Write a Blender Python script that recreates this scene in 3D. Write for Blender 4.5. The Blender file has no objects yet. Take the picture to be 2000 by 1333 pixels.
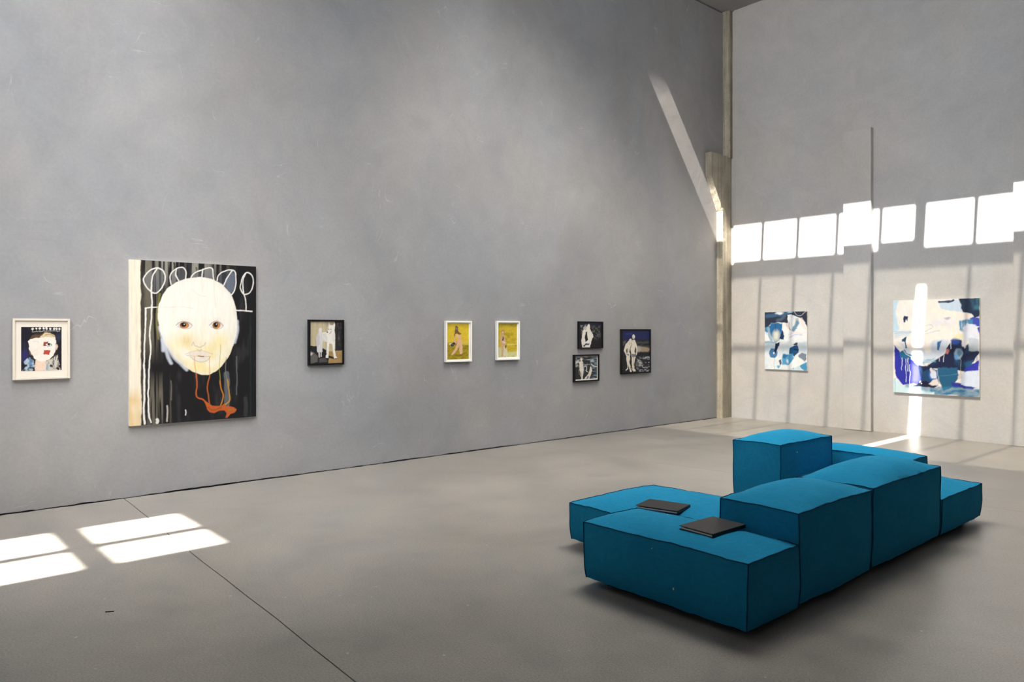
import bpy, bmesh, math, random
import numpy as np
from mathutils import Vector, noise

random.seed(7)
SC = bpy.context.scene
COL = SC.collection

# ------------------------------------------------------------------ camera
F_PX, YAW, HORIZON, XC, YE = 1451.71, 0.851129, 645.5, 7.5121, 11.684
H = 1.55
ZC = 7.24                      # ceiling height
cam = bpy.data.cameras.new('camera')
cam.sensor_width = 36.0
cam.lens = 36.0 * F_PX / 2000.0
cam.shift_y = -(666.5 - HORIZON) / 2000.0
cam.clip_start, cam.clip_end = 0.05, 200
co = bpy.data.objects.new('camera', cam)
COL.objects.link(co)
co.location = (XC, 0, H)
co.rotation_euler = (math.pi / 2, 0, YAW)
SC.camera = co

# ------------------------------------------------------------------ light
SUN_DIR = Vector((-0.065, 1.0, -1.3)).normalized()
SUN = 60.0
world = bpy.data.worlds.new('world')
SC.world = world
world.use_nodes = True
bg = world.node_tree.nodes['Background']
bg.inputs[0].default_value = (0.62, 0.78, 1.0, 1)
bg.inputs[1].default_value = 1.0
sl = bpy.data.lights.new('sun', 'SUN')
sl.energy = SUN
sl.angle = math.radians(0.55)
sl.color = (1.0, 0.93, 0.83)
so = bpy.data.objects.new('sun', sl)
COL.objects.link(so)
so.rotation_euler = SUN_DIR.to_track_quat('-Z', 'Y').to_euler()


def area(name, loc, direction, sx, sy, watts, color, spread=180):
    l = bpy.data.lights.new(name, 'AREA')
    l.shape = 'RECTANGLE'
    l.size, l.size_y = sx, sy
    l.energy, l.color = watts, color
    l.spread = math.radians(spread)
    o = bpy.data.objects.new(name, l)
    COL.objects.link(o)
    o.location = loc
    o.rotation_euler = Vector(direction).to_track_quat('-Z', 'Y').to_euler()
    return o


# daylight of the long roof light and the high window, plus two added fills
area('roof_light_daylight', (3.0, 6.7, ZC - 0.06), (-0.05, 0.06, -1), 3.8, 3.0, 320, (1.0, 0.95, 0.87), 108)
area('added_wall_fill', (6.70, -1.5, 6.45), (-0.86, 0.50, -0.20), 7.0, 1.3, 390, (1.0, 0.985, 0.965), 90)  # added fill aimed at the picture wall, an invented source
area('added_wall_wash', (1.5, 1.6, ZC - 0.06), (-0.40, 0.10, -1), 1.2, 7.0, 95, (1.0, 0.98, 0.95), 55)  # added wall-wash fill for the lower picture wall, an invented source
area('high_window_daylight', (4.6, -6.85, 4.9), (-0.04, 1, 0.06), 6.0, 2.6, 120, (0.98, 0.98, 1.0), 52)

SC.view_settings.view_transform = 'Standard'
SC.view_settings.look = 'None'
SC.view_settings.gamma = 1.0
SC.view_settings.use_curve_mapping = False
SC.view_settings.exposure = 0.0


# ------------------------------------------------------------------ helpers
def lin(r, g, b):
    def f(c):
        c = c / 255.0
        return c / 12.92 if c <= 0.04045 else ((c + 0.055) / 1.055) ** 2.4
    return (f(r), f(g), f(b))


def newmat(name):
    m = bpy.data.materials.new(name)
    m.use_nodes = True
    nt = m.node_tree
    return m, nt, nt.nodes['Principled BSDF']


def N(nt, typ, **kw):
    n = nt.nodes.new(typ)
    for k, v in kw.items():
        setattr(n, k, v)
    return n


def ramp(nt, src, stops):
    r = N(nt, 'ShaderNodeValToRGB')
    el = r.color_ramp.elements
    while len(el) < len(stops):
        el.new(0.5)
    for e, (p, c) in zip(el, stops):
        e.position = p
        e.color = (*c, 1) if len(c) == 3 else c
    nt.links.new(src, r.inputs[0])
    return r.outputs[0]


def tex_noise(nt, vec, scale, detail=6, rough=0.55, dist=0.0):
    n = N(nt, 'ShaderNodeTexNoise')
    n.inputs['Scale'].default_value = scale
    n.inputs['Detail'].default_value = detail
    n.inputs['Roughness'].default_value = rough
    n.inputs['Distortion'].default_value = dist
    nt.links.new(vec, n.inputs['Vector'])
    return n.outputs['Fac']


def mapping(nt, scale=(1, 1, 1), rot=(0, 0, 0), loc=(0, 0, 0)):
    g = N(nt, 'ShaderNodeNewGeometry')
    mp = N(nt, 'ShaderNodeMapping')
    mp.inputs['Scale'].default_value = scale
    mp.inputs['Rotation'].default_value = rot
    mp.inputs['Location'].default_value = loc
    nt.links.new(g.outputs['Position'], mp.inputs['Vector'])
    return mp.outputs[0]


def mixc(nt, fac, a, b, mode='MIX'):
    m = N(nt, 'ShaderNodeMix', data_type='RGBA', blend_type=mode)
    for sock, v in ((m.inputs[0], fac), (m.inputs[6], a), (m.inputs[7], b)):
        if hasattr(v, 'is_output'):
            nt.links.new(v, sock)
        elif isinstance(v, (int, float)):
            sock.default_value = v
        else:
            sock.default_value = (*v, 1)
    return m.outputs[2]


def math_n(nt, op, a, b=None):
    m = N(nt, 'ShaderNodeMath', operation=op)
    for i, v in enumerate((a, b)):
        if v is None:
            continue
        if hasattr(v, 'is_output'):
            nt.links.new(v, m.inputs[i])
        else:
            m.inputs[i].default_value = v
    return m.outputs[0]


def bump(nt, bsdf, h, strength, dist=0.01):
    b = N(nt, 'ShaderNodeBump')
    b.inputs['Strength'].default_value = strength
    b.inputs['Distance'].default_value = dist
    nt.links.new(h, b.inputs['Height'])
    nt.links.new(b.outputs[0], bsdf.inputs['Normal'])


def plain(name, col, rough=0.5, spec=0.5):
    m, nt, b = newmat(name)
    b.inputs['Base Color'].default_value = (*col, 1)
    b.inputs['Roughness'].default_value = rough
    b.inputs['Specular IOR Level'].default_value = spec
    return m


def plaster(name, dark, mid, light, scratch=0.5):
    m, nt, b = newmat(name)
    p = mapping(nt)
    cloud = tex_noise(nt, p, 0.42, 7, 0.6, 0.4)
    swirl = tex_noise(nt, p, 1.7, 8, 0.65, 1.6)
    fine = tex_noise(nt, p, 34.0, 5, 0.7)
    c = ramp(nt, cloud, [(0.30, dark), (0.50, mid), (0.72, light)])
    s2 = ramp(nt, swirl, [(0.28, (0.93, 0.93, 0.94)), (0.52, (1, 1, 1)), (0.74, (1.06, 1.055, 1.05))])
    c = mixc(nt, 1.0, c, s2, 'MULTIPLY')
    hue = tex_noise(nt, mapping(nt, (1, 1, 0.8), (0, 0, 0), (5, 2, 8)), 0.55, 5, 0.55, 0.3)
    c = mixc(nt, 1.0, c, ramp(nt, hue, [(0.35, (1.03, 1.0, 0.965)), (0.5, (1, 1, 1)), (0.65, (0.97, 1.0, 1.04))]), 'MULTIPLY')
    # trowel scratches: thin iso-lines of two stretched noise fields, masked in patches
    lines = None
    for i, (rot, sc) in enumerate((((0.5, 0.3, 0.5), (1.0, 1.3, 5.0)), ((-0.7, 0.2, -0.4), (2.0, 1.7, 7.0)),
                                   ((1.2, 0.1, 0.9), (1.5, 2.5, 1.0)))):
        pv = mapping(nt, sc, rot, (3.1 * i, 1.7 * i, 0))
        nf = tex_noise(nt, pv, 1.3, 2.5, 0.5, 0.8)
        d = math_n(nt, 'ABSOLUTE', math_n(nt, 'SUBTRACT', nf, 0.5))
        ln = ramp(nt, d, [(0.0, (1, 1, 1)), (0.006, (0, 0, 0))])
        mk = ramp(nt, tex_noise(nt, mapping(nt, loc=(7 * i, 3, i)), 2.6, 3), [(0.61, (0, 0, 0)), (0.70, (1, 1, 1))])
        ln = math_n(nt, 'MULTIPLY', ln, mk)
        lines = ln if lines is None else math_n(nt, 'MAXIMUM', lines, ln)
    c = mixc(nt, math_n(nt, 'MULTIPLY', lines, scratch), c, tuple(min(1, x * 1.45) for x in light))
    fr = ramp(nt, fine, [(0.3, (0.94, 0.94, 0.94)), (0.7, (1.05, 1.05, 1.05))])
    c = mixc(nt, 1.0, c, fr, 'MULTIPLY')
    nt.links.new(c, b.inputs['Base Color'])
    b.inputs['Roughness'].default_value = 0.78
    b.inputs['Specular IOR Level'].default_value = 0.25
    h = math_n(nt, 'ADD', math_n(nt, 'MULTIPLY', swirl, 1.0), math_n(nt, 'MULTIPLY', fine, 0.12))
    h = math_n(nt, 'ADD', h, math_n(nt, 'MULTIPLY', lines, -0.06))
    bump(nt, b, h, 0.13, 0.02)
    return m


M = {}
M['plaster'] = plaster('grey_plaster', (0.245, 0.246, 0.255), (0.295, 0.295, 0.303), (0.345, 0.343, 0.346))
M['plaster_end'] = plaster('warm_grey_plaster', (0.405, 0.400, 0.394), (0.445, 0.438, 0.430), (0.485, 0.477, 0.467), 0.2)
M['dark'] = plain('dark_recess', (0.012, 0.011, 0.010), 0.9, 0.1)


def concrete_floor():
    m, nt, b = newmat('polished_concrete')
    p = mapping(nt)
    cloud = tex_noise(nt, p, 0.7, 8, 0.6, 0.6)
    blot = tex_noise(nt, mapping(nt, (1, 1, 1), (0, 0, 0.6), (4, 9, 0)), 2.6, 6, 0.6, 0.3)
    grit = tex_noise(nt, p, 95.0, 4, 0.75)
    c = ramp(nt, cloud, [(0.28, (0.212, 0.200, 0.183)), (0.5, (0.256, 0.242, 0.221)), (0.74, (0.302, 0.286, 0.260))])
    c = mixc(nt, 1.0, c, ramp(nt, blot, [(0.3, (0.83, 0.84, 0.86)), (0.5, (1, 1, 1)), (0.7, (1.10, 1.07, 1.05))]), 'MULTIPLY')
    c = mixc(nt, 1.0, c, ramp(nt, grit, [(0.30, (0.66, 0.66, 0.66)), (0.5, (1, 1, 1)), (0.70, (1.32, 1.31, 1.29))]), 'MULTIPLY')
    v = N(nt, 'ShaderNodeTexVoronoi')
    v.inputs['Scale'].default_value = 8.5
    nt.links.new(p, v.inputs['Vector'])
    sp = ramp(nt, v.outputs['Distance'], [(0.04, (1, 1, 1)), (0.075, (0, 0, 0))])
    sel = ramp(nt, v.outputs['Color'], [(0.66, (0, 0, 0)), (0.70, (1, 1, 1))])
    c = mixc(nt, math_n(nt, 'MULTIPLY', math_n(nt, 'MULTIPLY', sp, sel), 0.55), c, (0.6, 0.58, 0.54))
    nt.links.new(c, b.inputs['Base Color'])
    r = ramp(nt, blot, [(0.3, (0.31, 0.31, 0.31)), (0.7, (0.40, 0.40, 0.40))])
    nt.links.new(r, b.inputs['Roughness'])
    b.inputs['Specular IOR Level'].default_value = 0.5
    bump(nt, b, math_n(nt, 'ADD', math_n(nt, 'MULTIPLY', grit, 0.15), blot), 0.06, 0.01)
    return m


M['floor'] = concrete_floor()


def rough_concrete():
    m, nt, b = newmat('board_marked_concrete')
    grain = tex_noise(nt, mapping(nt, (22, 22, 0.7)), 1.0, 6, 0.6)
    blot = tex_noise(nt, mapping(nt), 3.0, 6, 0.6)
    c = ramp(nt, grain, [(0.28, (0.24, 0.21, 0.16)), (0.5, (0.36, 0.325, 0.255)), (0.72, (0.47, 0.43, 0.345))])
    c = mixc(nt, 1.0, c, ramp(nt, blot, [(0.3, (0.75, 0.75, 0.75)), (0.6, (1.05, 1.05, 1.05))]), 'MULTIPLY')
    v = N(nt, 'ShaderNodeTexVoronoi')
    v.inputs['Scale'].default_value = 22
    nt.links.new(mapping(nt), v.inputs['Vector'])
    pit = ramp(nt, v.outputs['Distance'], [(0.10, (0.35, 0.33, 0.3)), (0.16, (1, 1, 1))])
    c = mixc(nt, 1.0, c, pit, 'MULTIPLY')
    nt.links.new(c, b.inputs['Base Color'])
    b.inputs['Roughness'].default_value = 0.85
    bump(nt, b, grain, 0.5, 0.01)
    return m


M['concrete'] = rough_concrete()


def fabric():
    m, nt, b = newmat('teal_linen')
    tc = N(nt, 'ShaderNodeTexCoord')
    n1 = N(nt, 'ShaderNodeTexNoise')
    n1.inputs['Scale'].default_value = 5
    n1.inputs['Detail'].default_value = 6
    nt.links.new(tc.outputs['Object'], n1.inputs['Vector'])
    wv = []
    for sc in ((900, 40, 40), (40, 900, 40), (40, 40, 900)):
        mp = N(nt, 'ShaderNodeMapping')
        mp.inputs['Scale'].default_value = tuple(s * 0.6 for s in sc)
        nt.links.new(tc.outputs['Object'], mp.inputs['Vector'])
        wv.append(tex_noise(nt, mp.outputs[0], 1.0, 2, 0.5))
    w = math_n(nt, 'ADD', math_n(nt, 'ADD', wv[0], wv[1]), wv[2])
    w = math_n(nt, 'MULTIPLY', w, 0.3333)
    c = ramp(nt, n1.outputs['Fac'], [(0.3, (0.010, 0.196, 0.365)), (0.7, (0.0125, 0.218, 0.398))])
    c = mixc(nt, 1.0, c, ramp(nt, w, [(0.40, (0.88, 0.90, 0.91)), (0.5, (1, 1, 1)), (0.60, (1.12, 1.10, 1.09))]), 'MULTIPLY')
    nt.links.new(c, b.inputs['Base Color'])
    b.inputs['Roughness'].default_value = 0.92
    b.inputs['Specular IOR Level'].default_value = 0.06
    b.inputs['Sheen Weight'].default_value = 0.06
    b.inputs['Sheen Roughness'].default_value = 0.5
    b.inputs['Sheen Tint'].default_value = (0.15, 0.65, 0.9, 1)
    bump(nt, b, w, 0.25, 0.002)
    return m


M['fabric'] = fabric()
M['piping'] = plain('teal_piping', (0.005, 0.060, 0.115), 0.9, 0.1)
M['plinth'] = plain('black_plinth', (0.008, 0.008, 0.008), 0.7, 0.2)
M['black_frame'] = plain('black_frame_wood', (0.007, 0.007, 0.008), 0.6, 0.15)
M['white_frame'] = plain('white_frame_paint', (0.86, 0.85, 0.82), 0.4, 0.4)
M['cream_frame'] = plain('cream_frame_wood', (0.66, 0.61, 0.54), 0.55, 0.2)
M['mat_board'] = plain('cream_mat_board', (0.70, 0.655, 0.58), 0.9, 0.1)
M['mat_white'] = plain('white_paper_margin', (0.84, 0.82, 0.76), 0.9, 0.1)
M['canvas_edge'] = plain('primed_canvas_edge', (0.80, 0.78, 0.73), 0.85, 0.1)
M['binder'] = plain('black_leatherette', (0.013, 0.012, 0.013), 0.55, 0.3)
M['paper'] = plain('paper_sheets', (0.62, 0.61, 0.60), 0.8, 0.2)
M['lint'] = plain('white_lint', (0.75, 0.75, 0.72), 0.9, 0.1)
M['twig'] = plain('dark_twig', (0.02, 0.016, 0.012), 0.8, 0.2)
M['metal'] = plain('dark_glazing_bar', (0.05, 0.05, 0.05), 0.5, 0.4)


def see_through(name, t, col=(1, 1, 1)):
    m = bpy.data.materials.new(name)
    m.use_nodes = True
    nt = m.node_tree
    nt.nodes.clear()
    out = N(nt, 'ShaderNodeOutputMaterial')
    tr = N(nt, 'ShaderNodeBsdfTransparent')
    tr.inputs[0].default_value = (t * col[0], t * col[1], t * col[2], 1)
    nt.links.new(tr.outputs[0], out.inputs[0])
    return m


M['glass'] = see_through('clear_roof_glazing', 0.96)
M['scrim'] = see_through('woven_sun_blind', 0.060, (1.0, 0.96, 0.88))
M['frosted'] = plain('frosted_window_pane', (0.7, 0.72, 0.74), 0.6, 0.4)


def tag(o, label=None, cat=None, group=None, kind=None):
    for k, v in (('label', label), ('category', cat), ('group', group), ('kind', kind)):
        if v:
            o[k] = v
    return o


def link(name, me, mat, parent=None):
    o = bpy.data.objects.new(name, me)
    COL.objects.link(o)
    if mat:
        me.materials.append(mat)
    if parent:
        o.parent = parent
    return o


def empty(name, loc=(0, 0, 0)):
    o = bpy.data.objects.new(name, None)
    COL.objects.link(o)
    o.location = loc
    o.empty_display_size = 0.1
    return o


def boxes(name, bl, mat, parent=None, bevel=0.0):
    """bl: list of (x0,x1,y0,y1,z0,z1) joined into one mesh"""
    bm = bmesh.new()
    for x0, x1, y0, y1, z0, z1 in bl:
        vs = [bm.verts.new(v) for v in ((x0, y0, z0), (x1, y0, z0), (x1, y1, z0), (x0, y1, z0),
                                        (x0, y0, z1), (x1, y0, z1), (x1, y1, z1), (x0, y1, z1))]
        for f in ((0, 3, 2, 1), (4, 5, 6, 7), (0, 1, 5, 4), (1, 2, 6, 5), (2, 3, 7, 6), (3, 0, 4, 7)):
            bm.faces.new([vs[i] for i in f])
    if bevel:
        bmesh.ops.bevel(bm, geom=bm.edges[:], offset=bevel, segments=2, affect='EDGES', profile=0.5)
    me = bpy.data.meshes.new(name)
    bm.to_mesh(me)
    bm.free()
    return link(name, me, mat, parent)


def prism(name, poly, z0, z1, mat, parent=None):
    n = len(poly)
    vs = [(x, y, z0) for x, y in poly] + [(x, y, z1) for x, y in poly]
    fs = [tuple(range(n - 1, -1, -1)), tuple(range(n, 2 * n))]
    fs += [(i, (i + 1) % n, n + (i + 1) % n, n + i) for i in range(n)]
    me = bpy.data.meshes.new(name)
    me.from_pydata(vs, [], fs)
    return link(name, me, mat, parent)


def struct(o, label=None):
    o['kind'] = 'structure'
    if label:
        o['label'] = label
    return o


# ------------------------------------------------------------------ the room
XR, YB = 13.0, -7.0            # right wall and the wall behind the camera
floor = struct(boxes('floor', [(-0.3, XR + 0.3, YB - 0.3, YE + 0.3, -0.25, -0.03)], M['dark']),
               'polished grey concrete floor cast in wide slabs')


def joint1(x):
    return 1.822 - 0.040 * x + 0.004 * math.sin(x * 2.1) + 0.002 * math.sin(x * 7.3)


def joint2(x):
    return 6.74 + 0.128 * x


xs = [0.016 + (XR - 0.016) * i / 60 for i in range(61)]
g = 0.0032
rag = random.Random(3)


def ragged(y0, y1):
    n = max(2, int((y1 - y0) / 0.05))
    return [(0.013 + 0.022 * rag.random() ** 2, y0 + (y1 - y0) * i / n) for i in range(1, n)]


lo1 = [(x, joint1(x) - g) for x in xs]
hi1 = [(x, joint1(x) + g) for x in xs]
lo2 = [(x, joint2(x) - g * 0.5) for x in xs]
hi2 = [(x, joint2(x) + g * 0.5) for x in xs]
prism('floor_slab', [(0.016, YB), (XR, YB)] + lo1[::-1] + ragged(YB, lo1[0][1])[::-1], -0.03, 0.0, M['floor'], floor)
prism('floor_slab', hi1 + lo2[::-1] + ragged(hi1[0][1], lo2[0][1])[::-1], -0.03, 0.0, M['floor'], floor)
prism('floor_slab', hi2 + [(XR, YE - 0.006), (0.016, YE - 0.006)] + ragged(hi2[0][1], YE - 0.01)[::-1], -0.03, 0.0, M['floor'], floor)

def left_wall():
    bm = bmesh.new()
    ys, out = YB - 0.3, []
    y = ys
    while y < YE + 0.02:
        out.append((y, 0.006 + 0.008 * noise.noise(Vector((y * 2.3, 0.3, 0))) + rag.uniform(-0.004, 0.004)))
        y += rag.uniform(0.02, 0.06)
    out.append((YE + 0.02, 0.012))
    top = ZC - 0.026
    prev = None
    for y, z in out:
        z = max(0.001, z)
        col_ = [bm.verts.new(v) for v in ((0, y, z), (0, y, 0.05), (0, y, top), (-0.06, y, top), (-0.06, y, z))]
        if prev:
            for i in range(5):
                bm.faces.new((prev[i], col_[i], col_[(i + 1) % 5], prev[(i + 1) % 5]))
        prev = col_
    x0, x1, y0, y1, z0, z1 = -0.3, -0.055, YB - 0.3, YE + 0.3, -0.03, ZC + 0.3
    vs = [bm.verts.new(v) for v in ((x0, y0, z0), (x1, y0, z0), (x1, y1, z0), (x0, y1, z0), (x0, y0, z1), (x1, y0, z1), (x1, y1, z1), (x0, y1, z1))]
    for f in ((0, 3, 2, 1), (4, 5, 6, 7), (0, 1, 5, 4), (1, 2, 6, 5), (2, 3, 7, 6), (3, 0, 4, 7)):
        bm.faces.new([vs[i] for i in f])
    bmesh.ops.recalc_face_normals(bm, faces=bm.faces[:])
    me = bpy.data.meshes.new('wall_left')
    bm.to_mesh(me)
    bm.free()
    return link('wall_left', me, M['plaster'])


struct(left_wall(), 'long tall wall of trowelled grey plaster')
struct(boxes('wall_back', [(0.165, XR + 0.3, YE, YE + 0.3, -0.03, ZC + 0.14),
                           (-0.3, 0.17, YE + 0.03, YE + 0.3, -0.03, ZC + 0.14)], M['plaster_end']),
       'end wall of warm grey plaster with two flat pilasters')
struct(boxes('wall_right', [(XR, XR + 0.3, YB - 0.3, YE + 0.3, -0.03, ZC + 0.3)], M['plaster']),
       'grey plaster side wall facing the pictures')
# wall behind the camera with a high window opening
WX0, WX1, WZ0, WZ1 = 1.5, 10.5, 2.6, 6.2
struct(boxes('wall_front', [(-0.3, WX0, YB - 0.3, YB, -0.03, ZC + 0.3), (WX1, XR + 0.3, YB - 0.3, YB, -0.03, ZC + 0.3),
                            (WX0, WX1, YB - 0.3, YB, -0.03, WZ0), (WX0, WX1, YB - 0.3, YB, WZ1, ZC + 0.3)], M['plaster']),
       'grey plaster wall with a high frosted window')
w3 = struct(boxes('window_3', [(WX0, WX1, YB - 0.2, YB - 0.14, WZ0, WZ0 + 0.06), (WX0, WX1, YB - 0.2, YB - 0.14, WZ1 - 0.06, WZ1)]
                  + [(WX0 + i * 1.5 - 0.03, WX0 + i * 1.5 + 0.03, YB - 0.2, YB - 0.14, WZ0, WZ1) for i in range(7)], M['metal']),
            'high frosted window in the wall facing the end wall')
for i in range(6):
    boxes('pane', [(WX0 + i * 1.5 + 0.03, WX0 + i * 1.5 + 1.47, YB - 0.18, YB - 0.17, WZ0 + 0.06, WZ1 - 0.06)], M['frosted'], w3)

# ceiling with two roof lights
A = (0.085, 6.60, 3.98, 8.72)
B = (1.29, 2.42, -6.95, -3.57)
ct = 0.05
cb = [(-0.3, XR + 0.3, A[3], YE + 0.3), (-0.3, A[0], A[2], A[3]), (A[1], XR + 0.3, A[2], A[3]),
      (-0.3, XR + 0.3, B[3], A[2]), (-0.3, B[0], B[2], B[3]), (B[1], XR + 0.3, B[2], B[3]),
      (-0.3, XR + 0.3, YB - 0.3, B[2])]
struct(boxes('ceiling', [(x0, x1, y0, y1, ZC, ZC + ct) for x0, x1, y0, y1 in cb], M['plaster']),
       'flat grey ceiling with roof lights')

w1 = struct(boxes('window_1', [(A[0], A[1], 8.0, 8.22, ZC + 0.005, ZC + 0.045),
                               (A[0], A[1], 7.005, 7.075, ZC + 0.005, ZC + 0.045),
                               (3.385, 3.55, 8.22, 8.72, ZC + 0.005, ZC + 0.045),
                               (2.93, 3.385, 8.22, 8.31, ZC + 0.005, ZC + 0.045)], M['metal']),
            'long roof light with woven sun blinds')
for x in (0.935, 1.575, 2.235, 2.905, 4.19, 4.83, 5.47, 6.1):
    boxes('glazing_bar', [(x - 0.034, x + 0.034, 8.22, 8.72, ZC + 0.012, ZC + 0.042)], M['metal'], w1)
for x in (0.93, 1.55, 2.2, 2.83, 4.15, 4.8, 5.45, 6.1):
    boxes('glazing_bar', [(x - 0.024, x + 0.024, 3.98, 7.96, ZC + 0.012, ZC + 0.042)], M['metal'], w1)
boxes('pane', [(A[0], A[1], A[2], A[3], ZC + 0.046, ZC + 0.0461)], M['glass'], w1)
# plane sheets so that sun rays cross a blind only once
def sheet(name, x0, x1, y0, y1, z, mat, parent):
    me = bpy.data.meshes.new(name)
    me.from_pydata([(x0, y0, z), (x1, y0, z), (x1, y1, z), (x0, y1, z)], [], [(0, 1, 2, 3)])
    return link(name, me, mat, parent)


sheet('sun_blind', A[0], 3.475, 3.98, 8.01, ZC + 0.006, M['scrim'], w1)
sheet('sun_blind', 3.59, A[1], 3.98, 8.01, ZC + 0.006, M['scrim'], w1)
sheet('sun_blind', 3.475, 3.59, 7.80, 8.01, ZC + 0.006, M['scrim'], w1)

w2 = struct(boxes('window_2', [(B[0], B[1], -4.5, -4.3, ZC + 0.005, ZC + 0.04), (1.83, 1.95, B[2], B[3], ZC + 0.005, ZC + 0.04),
                               (1.335, 1.36, B[2], B[3], ZC + 0.005, ZC + 0.04),
                               (B[0], B[1], -5.43, -5.23, ZC + 0.005, ZC + 0.04),
                               (B[0], B[1], -6.36, -6.16, ZC + 0.005, ZC + 0.04)], M['metal']),
            'small clear roof light above the long wall')
sheet('pane', B[0], B[1], B[2], B[3], ZC + 0.045, M['glass'], w2)

# added, out of view: strip of panes dressing the fill lamp for the picture wall
w4 = struct(boxes('added_fill_strip', [(6.72, 6.80, -5.06 + i * 1.42, -4.98 + i * 1.42, 5.75, ZC) for i in range(6)] + [(6.72, 6.80, -5.06, 2.12, 5.70, 5.78)], M['metal']),
            'added unseen strip of panes below the ceiling dressing the picture wall fill lamp')
for i in range(5):
    boxes('pane', [(6.80, 6.81, -4.98 + i * 1.42, -3.64 + i * 1.42, 5.78, ZC)], M['frosted'], w4)  # panes of the added fill strip

w5 = struct(boxes('added_wash_strip', [(0.85, 0.9, -3.0, 4.0, ZC - 0.05, ZC + 0.01), (2.1, 2.15, -3.0, 4.0, ZC - 0.05, ZC + 0.01)]  # added, out of view: dresses the wall-wash fill lamp as a roof slot
                  + [(0.85, 2.15, -3.0 + i * 1.39, -2.95 + i * 1.39, ZC - 0.05, ZC + 0.01) for i in range(6)], M['metal']),
            'added unseen strip of ceiling panes dressing the wall-wash fill lamp')
for i in range(5):
    boxes('pane', [(0.9, 2.1, -2.95 + i * 1.39, -1.61 + i * 1.39, ZC - 0.012, ZC - 0.004)], M['frosted'], w5)  # panes belonging to the added wall-wash strip

# pilasters on the end wall, exposed concrete pier in the corner
t = 0.09
struct(boxes('trim_1', [(2.168, 2.592, YE - t, YE + 0.01, 0.004, 4.655)], M['plaster_end'], bevel=0.004),
       'flat grey plaster pilaster between the two blue abstract paintings')
struct(boxes('trim_2', [(4.455, 4.879, YE - t, YE + 0.01, 0.004, 4.665)], M['plaster_end'], bevel=0.004),
       'flat grey plaster pilaster beside the large blue abstract painting')


def pier():
    """stepped corner pier with chipped arrises"""
    bm = bmesh.new()
    rr = random.Random(11)
    for x1, prof in ((0.116, [(-0.01, 11.405), (3.655, 11.405), (3.66, 11.40), (4.235, 11.066), (4.24, 11.062), (4.645, 11.062)]),
                     (0.135, [(4.62, 11.60), (ZC + 0.01, 11.60)])):
        zs = sorted(set([p_[0] for p_ in prof] + [prof[0][0] + 0.06 * i for i in range(int((prof[-1][0] - prof[0][0]) / 0.06))]))
        rings = []
        for i, z in enumerate(zs):
            y0 = float(np.interp(z, [p_[0] for p_ in prof], [p_[1] for p_ in prof]))
            if i == len(zs) - 1 and z < 6:
                z += rr.uniform(-0.006, 0.006)
            j = lambda a: rr.uniform(-a, a)
            ring = [(-0.01, y0 + j(0.006)), (0.03, y0 + j(0.002)), (x1 - 0.012, y0 + j(0.002)), (x1 + j(0.002), y0 + 0.012 + j(0.003)),
                    (x1 - 0.002, y0 + (YE + 0.02 - y0) * 0.45), (x1 - 0.012, y0 + (YE + 0.02 - y0) * 0.47), (x1 - 0.012, YE + 0.04), (-0.01, YE + 0.04)]
            rings.append([bm.verts.new((x, y, z)) for x, y in ring])
        for a, b in zip(rings, rings[1:]):
            k = len(a)
            for q in range(k):
                bm.faces.new((a[q], a[(q + 1) % k], b[(q + 1) % k], b[q]))
        bm.faces.new(rings[0][::-1])
        bm.faces.new(rings[-1])
    me = bpy.data.meshes.new('trim_3')
    bm.to_mesh(me)
    bm.free()
    return link('trim_3', me, M['concrete'])


struct(pier(), 'stepped raw board-marked concrete pier in the corner')


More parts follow.
